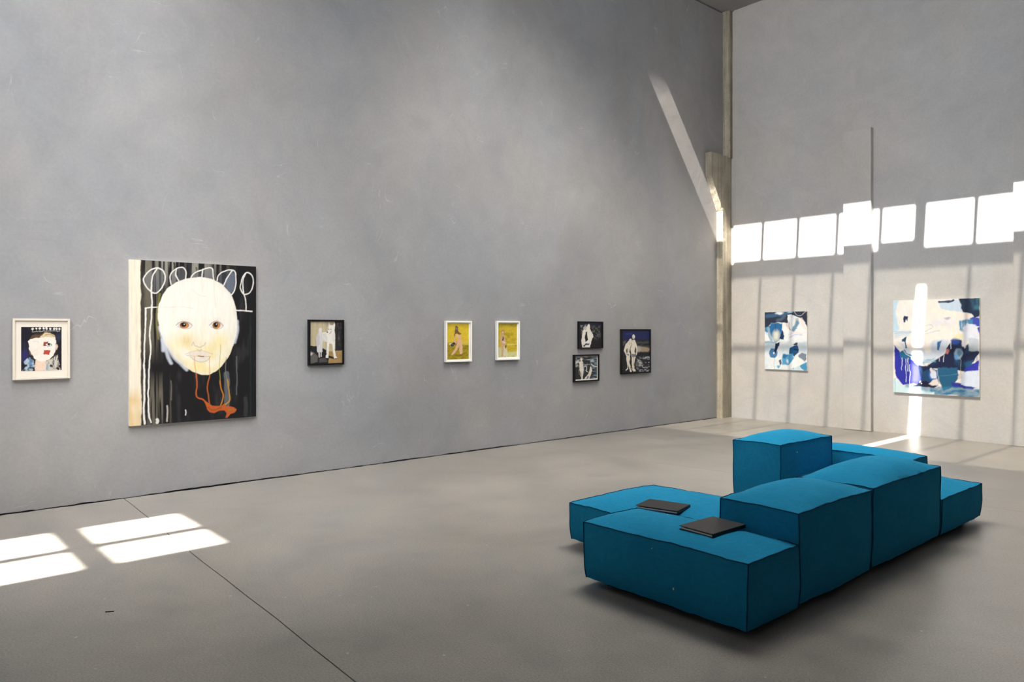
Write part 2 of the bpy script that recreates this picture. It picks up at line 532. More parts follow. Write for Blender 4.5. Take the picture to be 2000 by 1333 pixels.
# ------------------------------------------------------------------ sofa
def cushion_block(name, parent, x0, x1, y0, y1, z0, z1, crown, side, seed, plinth=True, sag=0.011, lint=()):
    """upholstered block: crowned top, bulging sides, piped seams"""
    cx, cy, cz = (x0 + x1) / 2, (y0 + y1) / 2, (z0 + z1) / 2
    hx, hy, hz = (x1 - x0) / 2, (y1 - y0) / 2, (z1 - z0) / 2
    off = Vector((seed * 3.7, seed * 1.3, seed * 2.9))

    def pos(u, v, w):
        e = lambda a: 1 - abs(a) ** 2.6
        z = w * hz
        if w > 0:
            z += w * (crown * e(u) * e(v) + sag * 1.2 * (e(u) + e(v)) * (0.5 if abs(w) > .99 else 0.5))
        x = u * (hx + side * e(v) * e(w) * 1.0 + sag * 0.5 * e(v)) - u * 0.012 * max(0, -w) ** 2
        y = v * (hy + side * e(u) * e(w) * 1.0 + sag * 0.5 * e(u)) - v * 0.012 * max(0, -w) ** 2
        q = Vector((cx + x, cy + y, cz + z))
        n1 = noise.noise_vector(q * 2.6 + off) * 0.006
        n2 = noise.noise_vector(q * 9.0 + off) * 0.0032
        # creases gathering at corners
        k = abs(u * v) ** 6 + abs(u * w) ** 6 + abs(v * w) ** 6
        n3 = noise.noise_vector(Vector((q.x * 22, q.y * 22, q.z * 6)) + off) * 0.0035 * min(1, k)
        return q + n1 + n2 + n3

    def steps(h):
        return max(10, int(2 * h / 0.028))
    nx, ny, nz = steps(hx), steps(hy), steps(hz)
    lat = lambda n: [math.copysign(abs(s) ** 0.85, s) for s in (-1 + 2 * i / n for i in range(n + 1))]
    U, V, W = lat(nx), lat(ny), lat(nz)
    cache, verts, faces = {}, [], []

    def vid(i, j, k):
        key = (i, j, k)
        if key not in cache:
            cache[key] = len(verts)
            verts.append(pos(U[i], V[j], W[k]))
        return cache[key]
    for i in range(nx):
        for j in range(ny):
            faces.append((vid(i, j, nz), vid(i + 1, j, nz), vid(i + 1, j + 1, nz), vid(i, j + 1, nz)))
            faces.append((vid(i, j, 0), vid(i, j + 1, 0), vid(i + 1, j + 1, 0), vid(i + 1, j, 0)))
    for i in range(nx):
        for k in range(nz):
            faces.append((vid(i, 0, k), vid(i + 1, 0, k), vid(i + 1, 0, k + 1), vid(i, 0, k + 1)))
            faces.append((vid(i, ny, k), vid(i, ny, k + 1), vid(i + 1, ny, k + 1), vid(i + 1, ny, k)))
    for j in range(ny):
        for k in range(nz):
            faces.append((vid(0, j, k), vid(0, j, k + 1), vid(0, j + 1, k + 1), vid(0, j + 1, k)))
            faces.append((vid(nx, j, k), vid(nx, j + 1, k), vid(nx, j + 1, k + 1), vid(nx, j, k + 1)))
    me = bpy.data.meshes.new(name)
    me.from_pydata(verts, [], faces)
    me.polygons.foreach_set('use_smooth', [True] * len(me.polygons))
    # keep the seams crisp
    bm = bmesh.new()
    bm.from_mesh(me)
    for e in bm.edges:
        if len(e.link_faces) == 2 and e.calc_face_angle(0) > 0.75:
            e.smooth = False
    bm.to_mesh(me)
    bm.free()
    body = link(name, me, M['fabric'], parent)
    # piped seams
    cu = bpy.data.curves.new('piping', 'CURVE')
    cu.dimensions = '3D'
    cu.bevel_depth = 0.0034
    cu.bevel_resolution = 1
    out = Vector((cx, cy, cz))

    def line(pts):
        s = cu.splines.new('POLY')
        s.points.add(len(pts) - 1)
        for p_, q in zip(s.points, pts):
            p_.co = (*q, 1)
    grow = 0.0012

    def P(u, v, w):
        q = pos(u, v, w)
        return q + Vector((u, v, w)) * grow
    line([P(u, -1, 1) for u in U] + [P(1, v, 1) for v in V[1:]] + [P(u, 1, 1) for u in U[::-1][1:]] + [P(-1, v, 1) for v in V[::-1][1:]])
    for u, v in ((-1, -1), (1, -1), (1, 1), (-1, 1)):
        line([P(u, v, w) for w in W])
    tmp = bpy.data.objects.new('tmp', cu)
    COL.objects.link(tmp)
    pm = bpy.data.meshes.new_from_object(tmp.evaluated_get(bpy.context.evaluated_depsgraph_get()))
    bpy.data.objects.remove(tmp)
    pm.materials.clear()
    link('piping', pm, M['piping'], body)
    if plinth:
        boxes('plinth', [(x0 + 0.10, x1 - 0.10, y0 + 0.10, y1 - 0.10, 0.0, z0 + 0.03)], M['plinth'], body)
    for u, v, w, sz in lint:
        q = pos(u, v, w)
        d = Vector((u if abs(u) == 1 else 0, v if abs(v) == 1 else 0, w if abs(w) == 1 else 0)) * 0.001
        r = [sz * 0.25, sz * 0.25, sz * 0.5]
        boxes('lint', [(q.x + d.x - r[0], q.x + d.x + r[0], q.y + d.y - r[1], q.y + d.y + r[1], q.z + d.z - r[2] * (0.3 if w == 1 else 1), q.z + d.z + r[2] * (0.3 if w == 1 else 1))], M['lint'], body, sz * 0.08)
    return body


sofa = tag(empty('modular_sofa', (4.9, 5.0, 0)),
           'teal blue linen modular sofa of piped blocks standing on the concrete floor', 'sofa')
BL = [  # name, x0,x1,y0,y1, z0,z1, crown, side bulge
    ('armrest_block', 4.398, 5.508, 3.312, 3.832, 0.045, 0.383, 0.035, 0.016),
    ('seat_block', 3.748, 4.985, 3.850, 4.815, 0.045, 0.300, 0.050, 0.014),
    ('backrest_block', 5.005, 5.497, 3.848, 4.765, 0.045, 0.548, 0.060, 0.016),
    ('backrest_block', 5.000, 5.488, 4.800, 5.945, 0.045, 0.550, 0.078, 0.018),
    ('seat_block', 4.365, 5.490, 5.965, 6.830, 0.045, 0.306, 0.055, 0.014),
    ('backrest_block', 3.905, 4.345, 5.735, 6.640, 0.045, 0.588, 0.055, 0.014),
    ('armrest_block', 3.880, 4.945, 6.870, 7.215, 0.045, 0.416, 0.036, 0.012),
]
LINT = {0: ((0.22, -1, -0.35, 0.012), (-0.05, -1, 0.72, 0.005), (-0.4, 0.5, 1, 0.006)), 2: ((-0.3, 0.45, 1, 0.005),),
        3: ((-0.2, 0.1, 1, 0.005), (0.3, 0.6, 1, 0.004)), 4: ((0.7, 0.2, 1, 0.006),), 5: ((1, -0.45, 0.7, 0.008),)}
for i, (nm, x0, x1, y0, y1, z0, z1, cr, sd) in enumerate(BL):
    cushion_block(nm, sofa, x0 - 4.9, x1 - 4.9, y0 - 5.0, y1 - 5.0, z0, z1, cr, sd, i + 1, lint=LINT.get(i, ()))


def binder(label, c, rz, z, w, l, tilt=0.0):
    """A4 ring binder: covers, spine along +x side, paper showing at the open edges"""
    e = tag(empty('ring_binder', (c[0], c[1], z)), label, 'binder')
    e.rotation_euler = (0, tilt, rz)
    th = 0.021
    boxes('cover', [(-w / 2, w / 2, -l / 2, l / 2, 0.0, 0.003)], M['binder'], e, 0.001)
    boxes('cover', [(-w / 2, w / 2, -l / 2, l / 2, th - 0.003, th)], M['binder'], e, 0.001)
    boxes('spine', [(w / 2 - 0.004, w / 2, -l / 2, l / 2, 0.0, th)], M['binder'], e, 0.001)
    boxes('paper', [(-w / 2 + 0.012, w / 2 - 0.006, -l / 2 + 0.006, l / 2 - 0.008, 0.0035, 0.011)], M['paper'], e)
    return e


binder('black ring binder lying on the armrest block against the low backrest', (5.098, 3.625), math.radians(-1), 0.428, 0.222, 0.318, math.radians(1))
binder('black ring binder lying on the wide seat block behind the front armrest block', (4.425, 4.055), math.radians(14), 0.356, 0.297, 0.225)


# ------------------------------------------------------------------ painting kit
class Canvas:
    """colour field on a vertex grid, drawn in the coordinates of a sketch sheet
    whose four picture corners are given as TL, TR, BR, BL"""

    def __init__(s, nx, ny, quad, seed=0, warp=0.0, wscale=30.0):
        s.nx, s.ny = nx, ny
        TL, TR, BR, BLc = [np.array(q, float) for q in quad]
        u, v = np.meshgrid(np.linspace(0, 1, nx), np.linspace(0, 1, ny))
        s.u, s.v = u, v
        pt = ((1 - u) * (1 - v))[..., None] * TL + (u * (1 - v))[..., None] * TR + (u * v)[..., None] * BR + ((1 - u) * v)[..., None] * BLc
        s.X0, s.Y0 = pt[..., 0], pt[..., 1]
        s.X, s.Y = s.X0, s.Y0
        s.px = abs(TR[0] - TL[0]) / nx
        s.rng = np.random.RandomState(seed)
        s.c = np.ones((ny, nx, 3)) * 0.5
        if warp:
            s.X = s.X0 + warp * (s.noise(wscale, wscale) - 0.5) * 2
            s.Y = s.Y0 + warp * (s.noise(wscale, wscale) - 0.5) * 2

    def noise(s, sx, sy, octv=3):
        """smooth value noise 0..1, feature size sx, sy in sheet units"""
        out = np.zeros_like(s.X0)
        amp, tot = 1.0, 0.0
        for o in range(octv):
            fx = (s.X0 - s.X0.min()) / (sx / 2 ** o)
            fy = (s.Y0 - s.Y0.min()) / (sy / 2 ** o)
            ix, iy = np.floor(fx).astype(int), np.floor(fy).astype(int)
            tx, ty = fx - ix, fy - iy
            tx, ty = tx * tx * (3 - 2 * tx), ty * ty * (3 - 2 * ty)
            gr = s.rng.rand(iy.max() + 2, ix.max() + 2)
            n = (gr[iy, ix] * (1 - tx) + gr[iy, ix + 1] * tx) * (1 - ty) + (gr[iy + 1, ix] * (1 - tx) + gr[iy + 1, ix + 1] * tx) * ty
            out += n * amp
            tot += amp
            amp *= 0.5
        n = out / tot
        return np.clip((n - 0.5) * 1.6 + 0.5, 0, 1)

    def blend(s, a, col):
        col = np.array(lin(*col)) if not isinstance(col, np.ndarray) else col
        a = np.clip(a, 0, 1)[..., None]
        s.c = s.c * (1 - a) + col * a

    def fill(s, col):
        s.c[:] = lin(*col)

    def poly_mask(s, pts, soft=None):
        soft = soft or s.px
        P = np.array(pts, float)
        inside = np.zeros(s.X.shape, bool)
        dist = np.full(s.X.shape, 1e9)
        for i in range(len(P)):
            (x1, y1), (x2, y2) = P[i - 1], P[i]
            if y1 != y2:
                cnd = ((y1 > s.Y) != (y2 > s.Y)) & (s.X < (x2 - x1) * (s.Y - y1) / (y2 - y1) + x1)
                inside ^= cnd
            dist = np.minimum(dist, s.seg(x1, y1, x2, y2))
        sd = np.where(inside, dist, -dist)
        return np.clip(sd / soft + 0.5, 0, 1)

    def seg(s, x1, y1, x2, y2):
        dx, dy = x2 - x1, y2 - y1
        L = dx * dx + dy * dy + 1e-9
        t_ = np.clip(((s.X - x1) * dx + (s.Y - y1) * dy) / L, 0, 1)
        return np.hypot(s.X - x1 - t_ * dx, s.Y - y1 - t_ * dy)

    def poly(s, pts, col, soft=None, alpha=1.0, grain=None):
        m = s.poly_mask(pts, soft) * alpha
        if grain is not None:
            m = m * grain
        s.blend(m, col)
        return m

    def stroke(s, pts, w, col, alpha=1.0, soft=None, smooth=True):
        P = [np.array(p_, float) for p_ in pts]
        if smooth and len(P) > 2:
            Q = []
            for i in range(len(P) - 1):
                p0, p1, p2, p3 = P[max(i - 1, 0)], P[i], P[i + 1], P[min(i + 2, len(P) - 1)]
                for t_ in (0, .25, .5, .75):
                    Q.append(0.5 * (2 * p1 + (p2 - p0) * t_ + (2 * p0 - 5 * p1 + 4 * p2 - p3) * t_ ** 2 + (3 * p1 - p0 - 3 * p2 + p3) * t_ ** 3))
            P = Q + [P[-1]]
        d = np.full(s.X.shape, 1e9)
        for a, b in zip(P, P[1:]):
            d = np.minimum(d, s.seg(*a, *b))
        soft = soft or s.px
        wa = max(w, soft)
        s.blend(np.clip((wa / 2 - d) / soft + 0.5, 0, 1) * alpha * min(1, w / wa), col)

    def ell(s, cx, cy, rx, ry, col, alpha=1.0, soft=None, rot=0.0):
        cr, sr = math.cos(rot), math.sin(rot)
        x, y = s.X - cx, s.Y - cy
        r = np.hypot((x * cr + y * sr) / rx, (-x * sr + y * cr) / ry)
        sf = (soft or s.px) / min(rx, ry)
        m = np.clip((1 - r) / sf + 0.5, 0, 1) * alpha
        s.blend(m, col)

    def grain(s, amt, sx, sy):
        s.c *= (1 + amt * (s.noise(sx, sy) - 0.5) * 2)[..., None]
        s.c = np.clip(s.c, 0, 0.92)


def paint_material():
    m, nt, b = newmat('oil_paint')
    a = N(nt, 'ShaderNodeAttribute', attribute_name='paint')
    nt.links.new(a.outputs['Color'], b.inputs['Base Color'])
    b.inputs['Roughness'].default_value = 0.55
    b.inputs['Specular IOR Level'].default_value = 0.25
    h = tex_noise(nt, mapping(nt, (1, 1, 1)), 60.0, 4, 0.6, 0.5)
    bump(nt, b, h, 0.12, 0.003)
    return m


M['paint'] = paint_material()


def art_mesh(name, cv, wall, h0, h1, z0, z1, depth, parent):
    """lay a Canvas on a vertical wall: wall 'L' (x=depth, runs along y) or 'E' (y=YE-depth, runs along x)"""
    nx, ny = cv.nx, cv.ny
    hh = h0 + (h1 - h0) * cv.u
    zz = z1 + (z0 - z1) * cv.v
    if wall == 'L':
        co_ = np.stack([np.full_like(hh, depth), hh, zz], -1)
    else:
        co_ = np.stack([hh, np.full_like(hh, YE - depth), zz], -1)
    loc = parent.location
    co_ = co_ - np.array([loc[0], loc[1], loc[2]])
    idx = np.arange(nx * ny).reshape(ny, nx)
    q = np.stack([idx[1:, :-1], idx[1:, 1:], idx[:-1, 1:], idx[:-1, :-1]], -1).reshape(-1, 4)
    me = bpy.data.meshes.new(name)
    me.vertices.add(nx * ny)
    me.vertices.foreach_set('co', co_.reshape(-1))
    me.loops.add(q.size)
    me.loops.foreach_set('vertex_index', q.reshape(-1))
    me.polygons.add(len(q))
    me.polygons.foreach_set('loop_start', np.arange(0, q.size, 4))
    me.update(calc_edges=True)
    at = me.color_attributes.new('paint', 'FLOAT_COLOR', 'POINT')
    rgba = np.ones((nx * ny, 4), np.float32)
    rgba[:, :3] = np.clip(cv.c.reshape(-1, 3) * 0.83, 0, 1)
    at.data.foreach_set('color', rgba.reshape(-1))
    return link(name, me, M['paint'], parent)


def lbox(wall, h0, h1, d0, d1, z0, z1):
    return (d0, d1, h0, h1, z0, z1) if wall == 'L' else (h0, h1, YE - d1, YE - d0, z0, z1)


def rel(b, loc):
    return (b[0] - loc[0], b[1] - loc[0], b[2] - loc[1], b[3] - loc[1], b[4] - loc[2], b[5] - loc[2])


def frame_bars(e, wall, h0, h1, z0, z1, wid, depth, mat, back=0.0):
    loc = e.location
    for nm, b in (('frame_side', (h0, h0 + wid, z0, z1)), ('frame_side', (h1 - wid, h1, z0, z1)),
                  ('frame_top', (h0 + wid, h1 - wid, z1 - wid, z1)), ('frame_bottom', (h0 + wid, h1 - wid, z0, z0 + wid))):
        boxes(nm, [rel(lbox(wall, b[0], b[1], back, depth, b[2], b[3]), loc)], mat, e, 0.0015)


def wall_empty(name, wall, h0, h1, z0, label, cat):
    loc = (0, (h0 + h1) / 2, z0) if wall == 'L' else ((h0 + h1) / 2, YE, z0)
    return tag(empty(name, loc), label, cat)


# ---- large face canvas
def face_canvas():
    cv = Canvas(250, 320, ((108, 95), (980, 143), (980, 1172), (104, 1240)), 1, 2.5, 40)
    cv.fill((26, 25, 28))
    st = cv.noise(14, 420, 3)
    st2 = cv.noise(40, 160, 3)
    top = np.clip((330 - cv.Y0) / 170, 0, 1) * np.clip((800 - cv.X0) / 200, 0, 1)
    cv.blend(np.clip((st - 0.42) * 4, 0, 1) * top, (150, 147, 138))
    lf = np.clip((350 - cv.X0) / 90, 0, 1) * np.clip((820 - cv.Y0) / 200, 0, 1)
    cv.blend(np.clip((st - 0.35) * 3, 0, 1) * lf * 0.8, (112, 106, 92))
    lo = np.clip((cv.Y0 - 860) / 150, 0, 1) * np.clip((420 - cv.X0) / 120, 0, 1)
    cv.blend(np.clip((st - 0.55) * 5, 0, 1) * lo * 0.8, (120, 114, 100))
    cv.blend(np.clip((st2 - 0.62) * 3, 0, 1) * 0.35, (64, 64, 68))
    for x, a, b, w, c, al in ((345, 1100, 1205, 10, (205, 200, 190), .8), (470, 1130, 1165, 6, (235, 235, 235), 1), (372, 930, 1060, 7, (120, 116, 108), .8),
                              (760, 880, 1110, 40, (120, 124, 132), .55), (832, 760, 1020, 8, (110, 112, 118), .7), (936, 480, 1170, 5, (22, 60, 55), .8),
                              (455, 120, 220, 12, (20, 20, 22), .9), (395, 120, 170, 14, (25, 25, 26), .9), (545, 150, 200, 12, (70, 68, 64), .8),
                              (655, 130, 180, 8, (60, 58, 55), .8), (900, 1050, 1160, 30, (62, 62, 66), .6), (280, 1195, 1215, 20, (230, 228, 222), .9)):
        cv.stroke([(x, a), (x + 3, (a + b) / 2), (x, b)], w, c, al, 5)
    # cream strip
    edge = 182 + 8 * (cv.noise(60, 60) - 0.5)
    cv.blend(np.clip((edge + 26 - cv.X0) / 20, 0, 1) * 0.75, (52, 44, 40))
    m = np.clip((edge - cv.X0) / 5, 0, 1)
    cv.blend(m, (242, 233, 215))
    cv.blend(m * np.clip((cv.Y0 - 950) / 120, 0, 1) * cv.noise(50, 120) * 1.2, (228, 200, 152))
    cv.blend(m * np.clip(cv.noise(9, 300) - 0.45, 0, 1) * 0.7, (214, 198, 172))
    # chalk loops
    loops = [[(215, 190), (250, 160), (285, 152), (320, 170), (335, 215), (322, 270), (290, 315), (262, 328), (235, 305), (205, 265), (195, 225), (215, 190)],
             [(375, 265), (368, 220), (380, 180), (420, 152), (460, 150), (475, 190), (470, 250)],
             [(508, 218), (530, 190), (580, 165), (650, 152), (662, 195), (668, 245)],
             [(692, 240), (700, 205), (740, 175), (800, 165), (825, 185), (828, 240), (815, 310), (790, 345)],
             [(865, 255), (880, 215), (905, 185), (935, 190), (958, 225), (955, 280), (930, 325), (890, 333), (862, 290), (865, 255)]]
    for i, l in enumerate(loops):
        if i < 4:
            cv.poly(l, (118, 120, 124) if i != 3 else (84, 88, 98), 10, 0.5, 0.4 + 0.9 * st)
    cv.poly([(800, 172), (824, 200), (820, 290), (790, 335), (740, 270), (765, 220)], (150, 162, 185), 14, 0.35)
    W_ = (238, 236, 230)
    for l in loops:
        cv.stroke(l, 8, W_)
    for l in ([(285, 152), (258, 200), (248, 260), (245, 330), (250, 420), (245, 500), (235, 620), (240, 700), (230, 850), (225, 1000), (228, 1150), (240, 1215)],
              [(210, 428), (208, 560), (200, 700), (198, 850), (200, 1000), (195, 1120), (200, 1225)]):
        cv.stroke(l, 9, W_)
    cv.stroke([(198, 820), (199, 950), (196, 1120), (200, 1225)], 13, W_, 0.8)
    for l in ([(410, 160), (405, 200), (425, 240)], [(592, 158), (583, 220)], [(800, 168), (765, 220), (738, 275)], [(900, 190), (882, 240), (884, 310), (900, 370), (905, 445)],
              [(208, 430), (250, 424), (300, 422)], [(820, 444), (950, 450)]):
        cv.stroke(l, 8, W_)
    # smeared bluish brush edge of the head
    for l in ([(318, 640), (345, 740), (372, 805)], [(340, 690), (400, 775), (480, 852)], [(300, 560), (318, 650), (322, 720)], [(800, 640), (785, 700), (770, 740)], [(838, 520), (836, 590), (820, 660)]):
        cv.stroke(l, 22, (203, 210, 224), 0.85, 12)
    cv.stroke([(300, 330), (286, 430), (280, 520), (290, 640)], 12, (150, 142, 70), 0.6, 8)
    head = [(296, 400), (318, 335), (350, 290), (410, 250), (480, 225), (570, 212), (650, 225), (730, 265), (790, 330), (828, 420), (838, 500), (835, 580), (815, 670), (780, 750),
            (730, 820), (680, 865), (630, 885), (580, 885), (520, 865), (450, 820), (390, 760), (335, 680), (302, 590), (288, 500), (288, 440)]
    hm = cv.poly(head, (248, 244, 234), 5)
    nb = cv.noise(90, 90)
    cv.blend(hm * np.clip((cv.Y0 - 560) / 160, 0, 1) * np.clip(nb * 1.6 - 0.25, 0, 1) * 0.95, (243, 228, 172))
    cv.blend(hm * np.clip(cv.noise(16, 260) - 0.5, 0, 1) * 0.5, (238, 228, 210))
    cv.blend(hm * np.exp(-((cv.X0 - 480) / 45) ** 2 - ((cv.Y0 - 660) / 50) ** 2) * 0.8, (232, 208, 150))
    cv.blend(hm * np.exp(-((cv.X0 - 690) / 60) ** 2 - ((cv.Y0 - 670) / 60) ** 2) * 0.7, (244, 226, 160))
    cv.blend(hm * np.exp(-((cv.X0 - 600) / 20) ** 2 - ((cv.Y0 - 590) / 70) ** 2) * 0.35, (240, 226, 190))
    cv.blend(hm * np.exp(-((cv.X0 - 580) / 90) ** 2 - ((cv.Y0 - 850) / 30) ** 2) * 0.8, (244, 230, 168))
    rim = hm * (1 - cv.poly_mask([(565 + (x - 565) * 0.93, 545 + (y - 545) * 0.95) for x, y in head], 40))
    cv.blend(rim * np.clip((cv.Y0 - 480) / 250, 0, 1) * 0.55 * (cv.X0 < 480), (208, 214, 226))
    cv.blend(rim * 0.35, (226, 222, 214))
    for l in ([(430, 250), (436, 330)], [(584, 215), (588, 300), (584, 320)], [(666, 240), (672, 330), (684, 420)], [(520, 300), (560, 340), (620, 348)]):
        cv.stroke(l, 4, (226, 216, 204), 0.7, 4)
    cv.stroke([(300, 424), (400, 420), (480, 424), (530, 430)], 4, (225, 216, 202), 0.8)
    # eyes
    for cx, rx in ((462, 54), (684, 48)):
        cv.ell(cx, 520, rx * 1.1, 26, (238, 230, 222), 0.5, 16)
        cv.ell(cx + 6, 546, rx, 25, (232, 226, 222), 0.9, 5)
        cv.stroke([(cx - rx, 545), (cx - rx * .5, 525), (cx + 8, 519), (cx + rx * .6, 530), (cx + rx, 548)], 5, (128, 112, 100), 0.75)
        cv.stroke([(cx - rx * .8, 556), (cx, 572), (cx + rx * .6, 568), (cx + rx, 552)], 4, (176, 160, 148), 0.6)
        cv.ell(cx + 2, 546, 31 if rx > 50 else 28, 23, (120, 70, 34))
        cv.ell(cx + 4, 548, 26 if rx > 50 else 23, 19, (205, 138, 72))
        cv.ell(cx - 2, 543, 18 if rx > 50 else 15, 16, (22, 14, 14))
        cv.ell(cx + 2, 538, 4, 4, (240, 236, 230))
    # nose and mouth
    cv.ell(566, 672, 62, 26, (238, 226, 208), 0.5, 20)
    cv.stroke([(512, 684), (524, 660), (532, 684), (550, 690), (568, 698), (588, 688), (600, 684), (608, 668)], 5, (186, 170, 156), 0.75)
    cv.stroke([(552, 712), (568, 720), (580, 712)], 5, (188, 172, 160), 0.8)
    cv.poly([(470, 745), (520, 727), (556, 720), (570, 726), (588, 720), (660, 745), (610, 756), (565, 752), (520, 758)], (232, 219, 211), 5, 0.85)
    cv.poly([(505, 764), (560, 768), (640, 758), (620, 788), (575, 801), (535, 790)], (230, 223, 220), 5, 0.9)
    cv.stroke([(470, 745), (520, 727), (556, 720), (570, 726), (588, 720), (660, 745)], 3, (190, 176, 168), 0.8)
    cv.stroke([(505, 764), (535, 790), (575, 801), (620, 788), (645, 758)], 4, (178, 166, 162), 0.8)
    cv.stroke([(480, 755), (530, 760), (560, 757), (600, 760), (640, 757)], 3, (170, 140, 130), 0.8)
    cv.stroke([(556, 757), (575, 760), (597, 759)], 6, (120, 42, 44))
    # threads and the orange animal
    for l, c in (([(530, 762), (534, 830), (543, 890)], (206, 150, 104)), ([(637, 762), (637, 840), (637, 900)], (206, 140, 92)),
                 ([(716, 680), (708, 820), (712, 930)], (176, 172, 60)), ([(755, 770), (753, 860), (764, 930)], (120, 128, 120))):
        cv.stroke(l, 4, c, 0.9)
    O = (190, 92, 42)
    for l, c in (([(543, 880), (548, 960), (542, 1010), (550, 1042), (590, 1056), (615, 1085)], O), ([(637, 900), (622, 980), (630, 1040), (636, 1090)], (170, 90, 44)),
                 ([(712, 930), (720, 980), (735, 1040), (716, 1098)], (188, 120, 48)), ([(764, 920), (775, 980), (780, 1060), (750, 1092)], (180, 138, 50))):
        cv.stroke(l, 9, c)
    cv.poly([(590, 1050), (620, 1078), (660, 1102), (720, 1102), (745, 1085), (755, 1100), (810, 1110), (832, 1125), (820, 1145), (790, 1155), (765, 1182), (750, 1182),
             (760, 1150), (740, 1130), (700, 1135), (670, 1150), (640, 1145), (620, 1125), (605, 1085)], O, 4)
    cv.stroke([(625, 1110), (660, 1130), (720, 1112)], 8, (120, 62, 30), 0.6, 6)
    cv.stroke([(770, 1130), (800, 1125), (822, 1130)], 6, (120, 130, 80), 0.6, 5)
    cv.grain(0.05, 12, 60)
    return cv


def small_portrait():
    cv = Canvas(130, 150, ((260, 325), (915, 322), (915, 1030), (262, 1055)), 2, 7, 40)
    cv.fill((26, 25, 36))
    cv.blend(np.clip(cv.noise(120, 160) - 0.5, 0, 1) * 1.2, (52, 56, 84))
    cv.ell(320, 800, 60, 110, (48, 42, 104), 0.8, 40)
    cv.poly([(372, 560), (395, 500), (470, 420), (620, 385), (760, 395), (835, 500), (850, 700), (800, 860), (440, 860), (390, 700)], (46, 40, 38), 8)
    cv.poly([(395, 525), (430, 460), (560, 445), (640, 412), (600, 500), (480, 512)], (92, 70, 50), 10)
    cv.poly([(560, 490), (640, 412), (720, 418), (800, 458), (812, 505), (700, 490), (600, 505)], (214, 198, 158), 10)
    cv.stroke([(640, 460), (720, 440), (790, 470)], 12, (140, 116, 80), 0.7, 8)
    cv.poly([(300, 890), (400, 820), (450, 870), (480, 950), (490, 1060), (262, 1060), (330, 980)], (176, 196, 212), 10, 0.95, np.clip(cv.noise(40, 40) * 2.4 - 0.5, 0, 1))
    cv.poly([(665, 880), (760, 840), (850, 760), (872, 900), (905, 1040), (650, 1045)], (206, 200, 188), 10, 0.95, np.clip(cv.noise(40, 40) * 2.6 - 0.3, 0, 1))
    cv.poly([(390, 822), (432, 860), (440, 980), (385, 960)], (88, 128, 176), 12, 0.85)
    cv.poly([(635, 965), (700, 930), (700, 1025), (640, 1035)], (130, 168, 200), 12, 0.85)
    cv.poly([(485, 865), (665, 875), (650, 1045), (478, 1050)], (236, 210, 190), 8)
    cv.poly([(372, 560), (400, 527), (500, 507), (600, 494), (700, 490), (812, 492), (822, 560), (817, 700), (782, 790), (722, 850), (660, 880), (600, 892), (540, 887), (470, 842), (420, 760), (385, 680), (378, 610)],
            (241, 233, 224), 6)
    cv.ell(835, 650, 16, 45, (226, 196, 178))
    cv.ell(500, 740, 90, 60, (240, 220, 206), 0.4, 40)
    cv.stroke([(440, 570), (500, 562), (540, 580)], 6, (205, 196, 188), 0.8)
    cv.poly([(615, 565), (695, 560), (690, 605), (655, 635), (618, 640)], (158, 66, 50), 8)
    cv.poly([(625, 700), (734, 708), (712, 782), (618, 772)], (182, 74, 60), 6)
    cv.ell(700, 615, 50, 28, (30, 26, 28))
    cv.ell(698, 617, 42, 20, (232, 230, 228))
    cv.ell(704, 612, 20, 19, (30, 34, 44))
    for l in ([(790, 800), (770, 860)], [(830, 760), (810, 860)], [(860, 830), (850, 880)]):
        cv.stroke(l, 12, (30, 28, 34), 0.9)
    cv.stroke([(445, 404), (560, 398), (700, 388), (880, 386)], 7, (205, 205, 200), 0.9)
    for x, y in ((440, 358), (500, 352), (555, 348), (615, 348), (665, 345), (727, 350), (790, 352), (832, 350), (880, 352)):
        cv.stroke([(x + 3, y), (x + 4, 396)], 5, (205, 205, 200), 0.8)
        cv.ell(x, y, 18, 18, (240, 236, 230))
        cv.ell(x + 4, y - 2, 6, 6, (190, 180, 170), 0.7)
    cv.grain(0.06, 20, 20)
    return cv


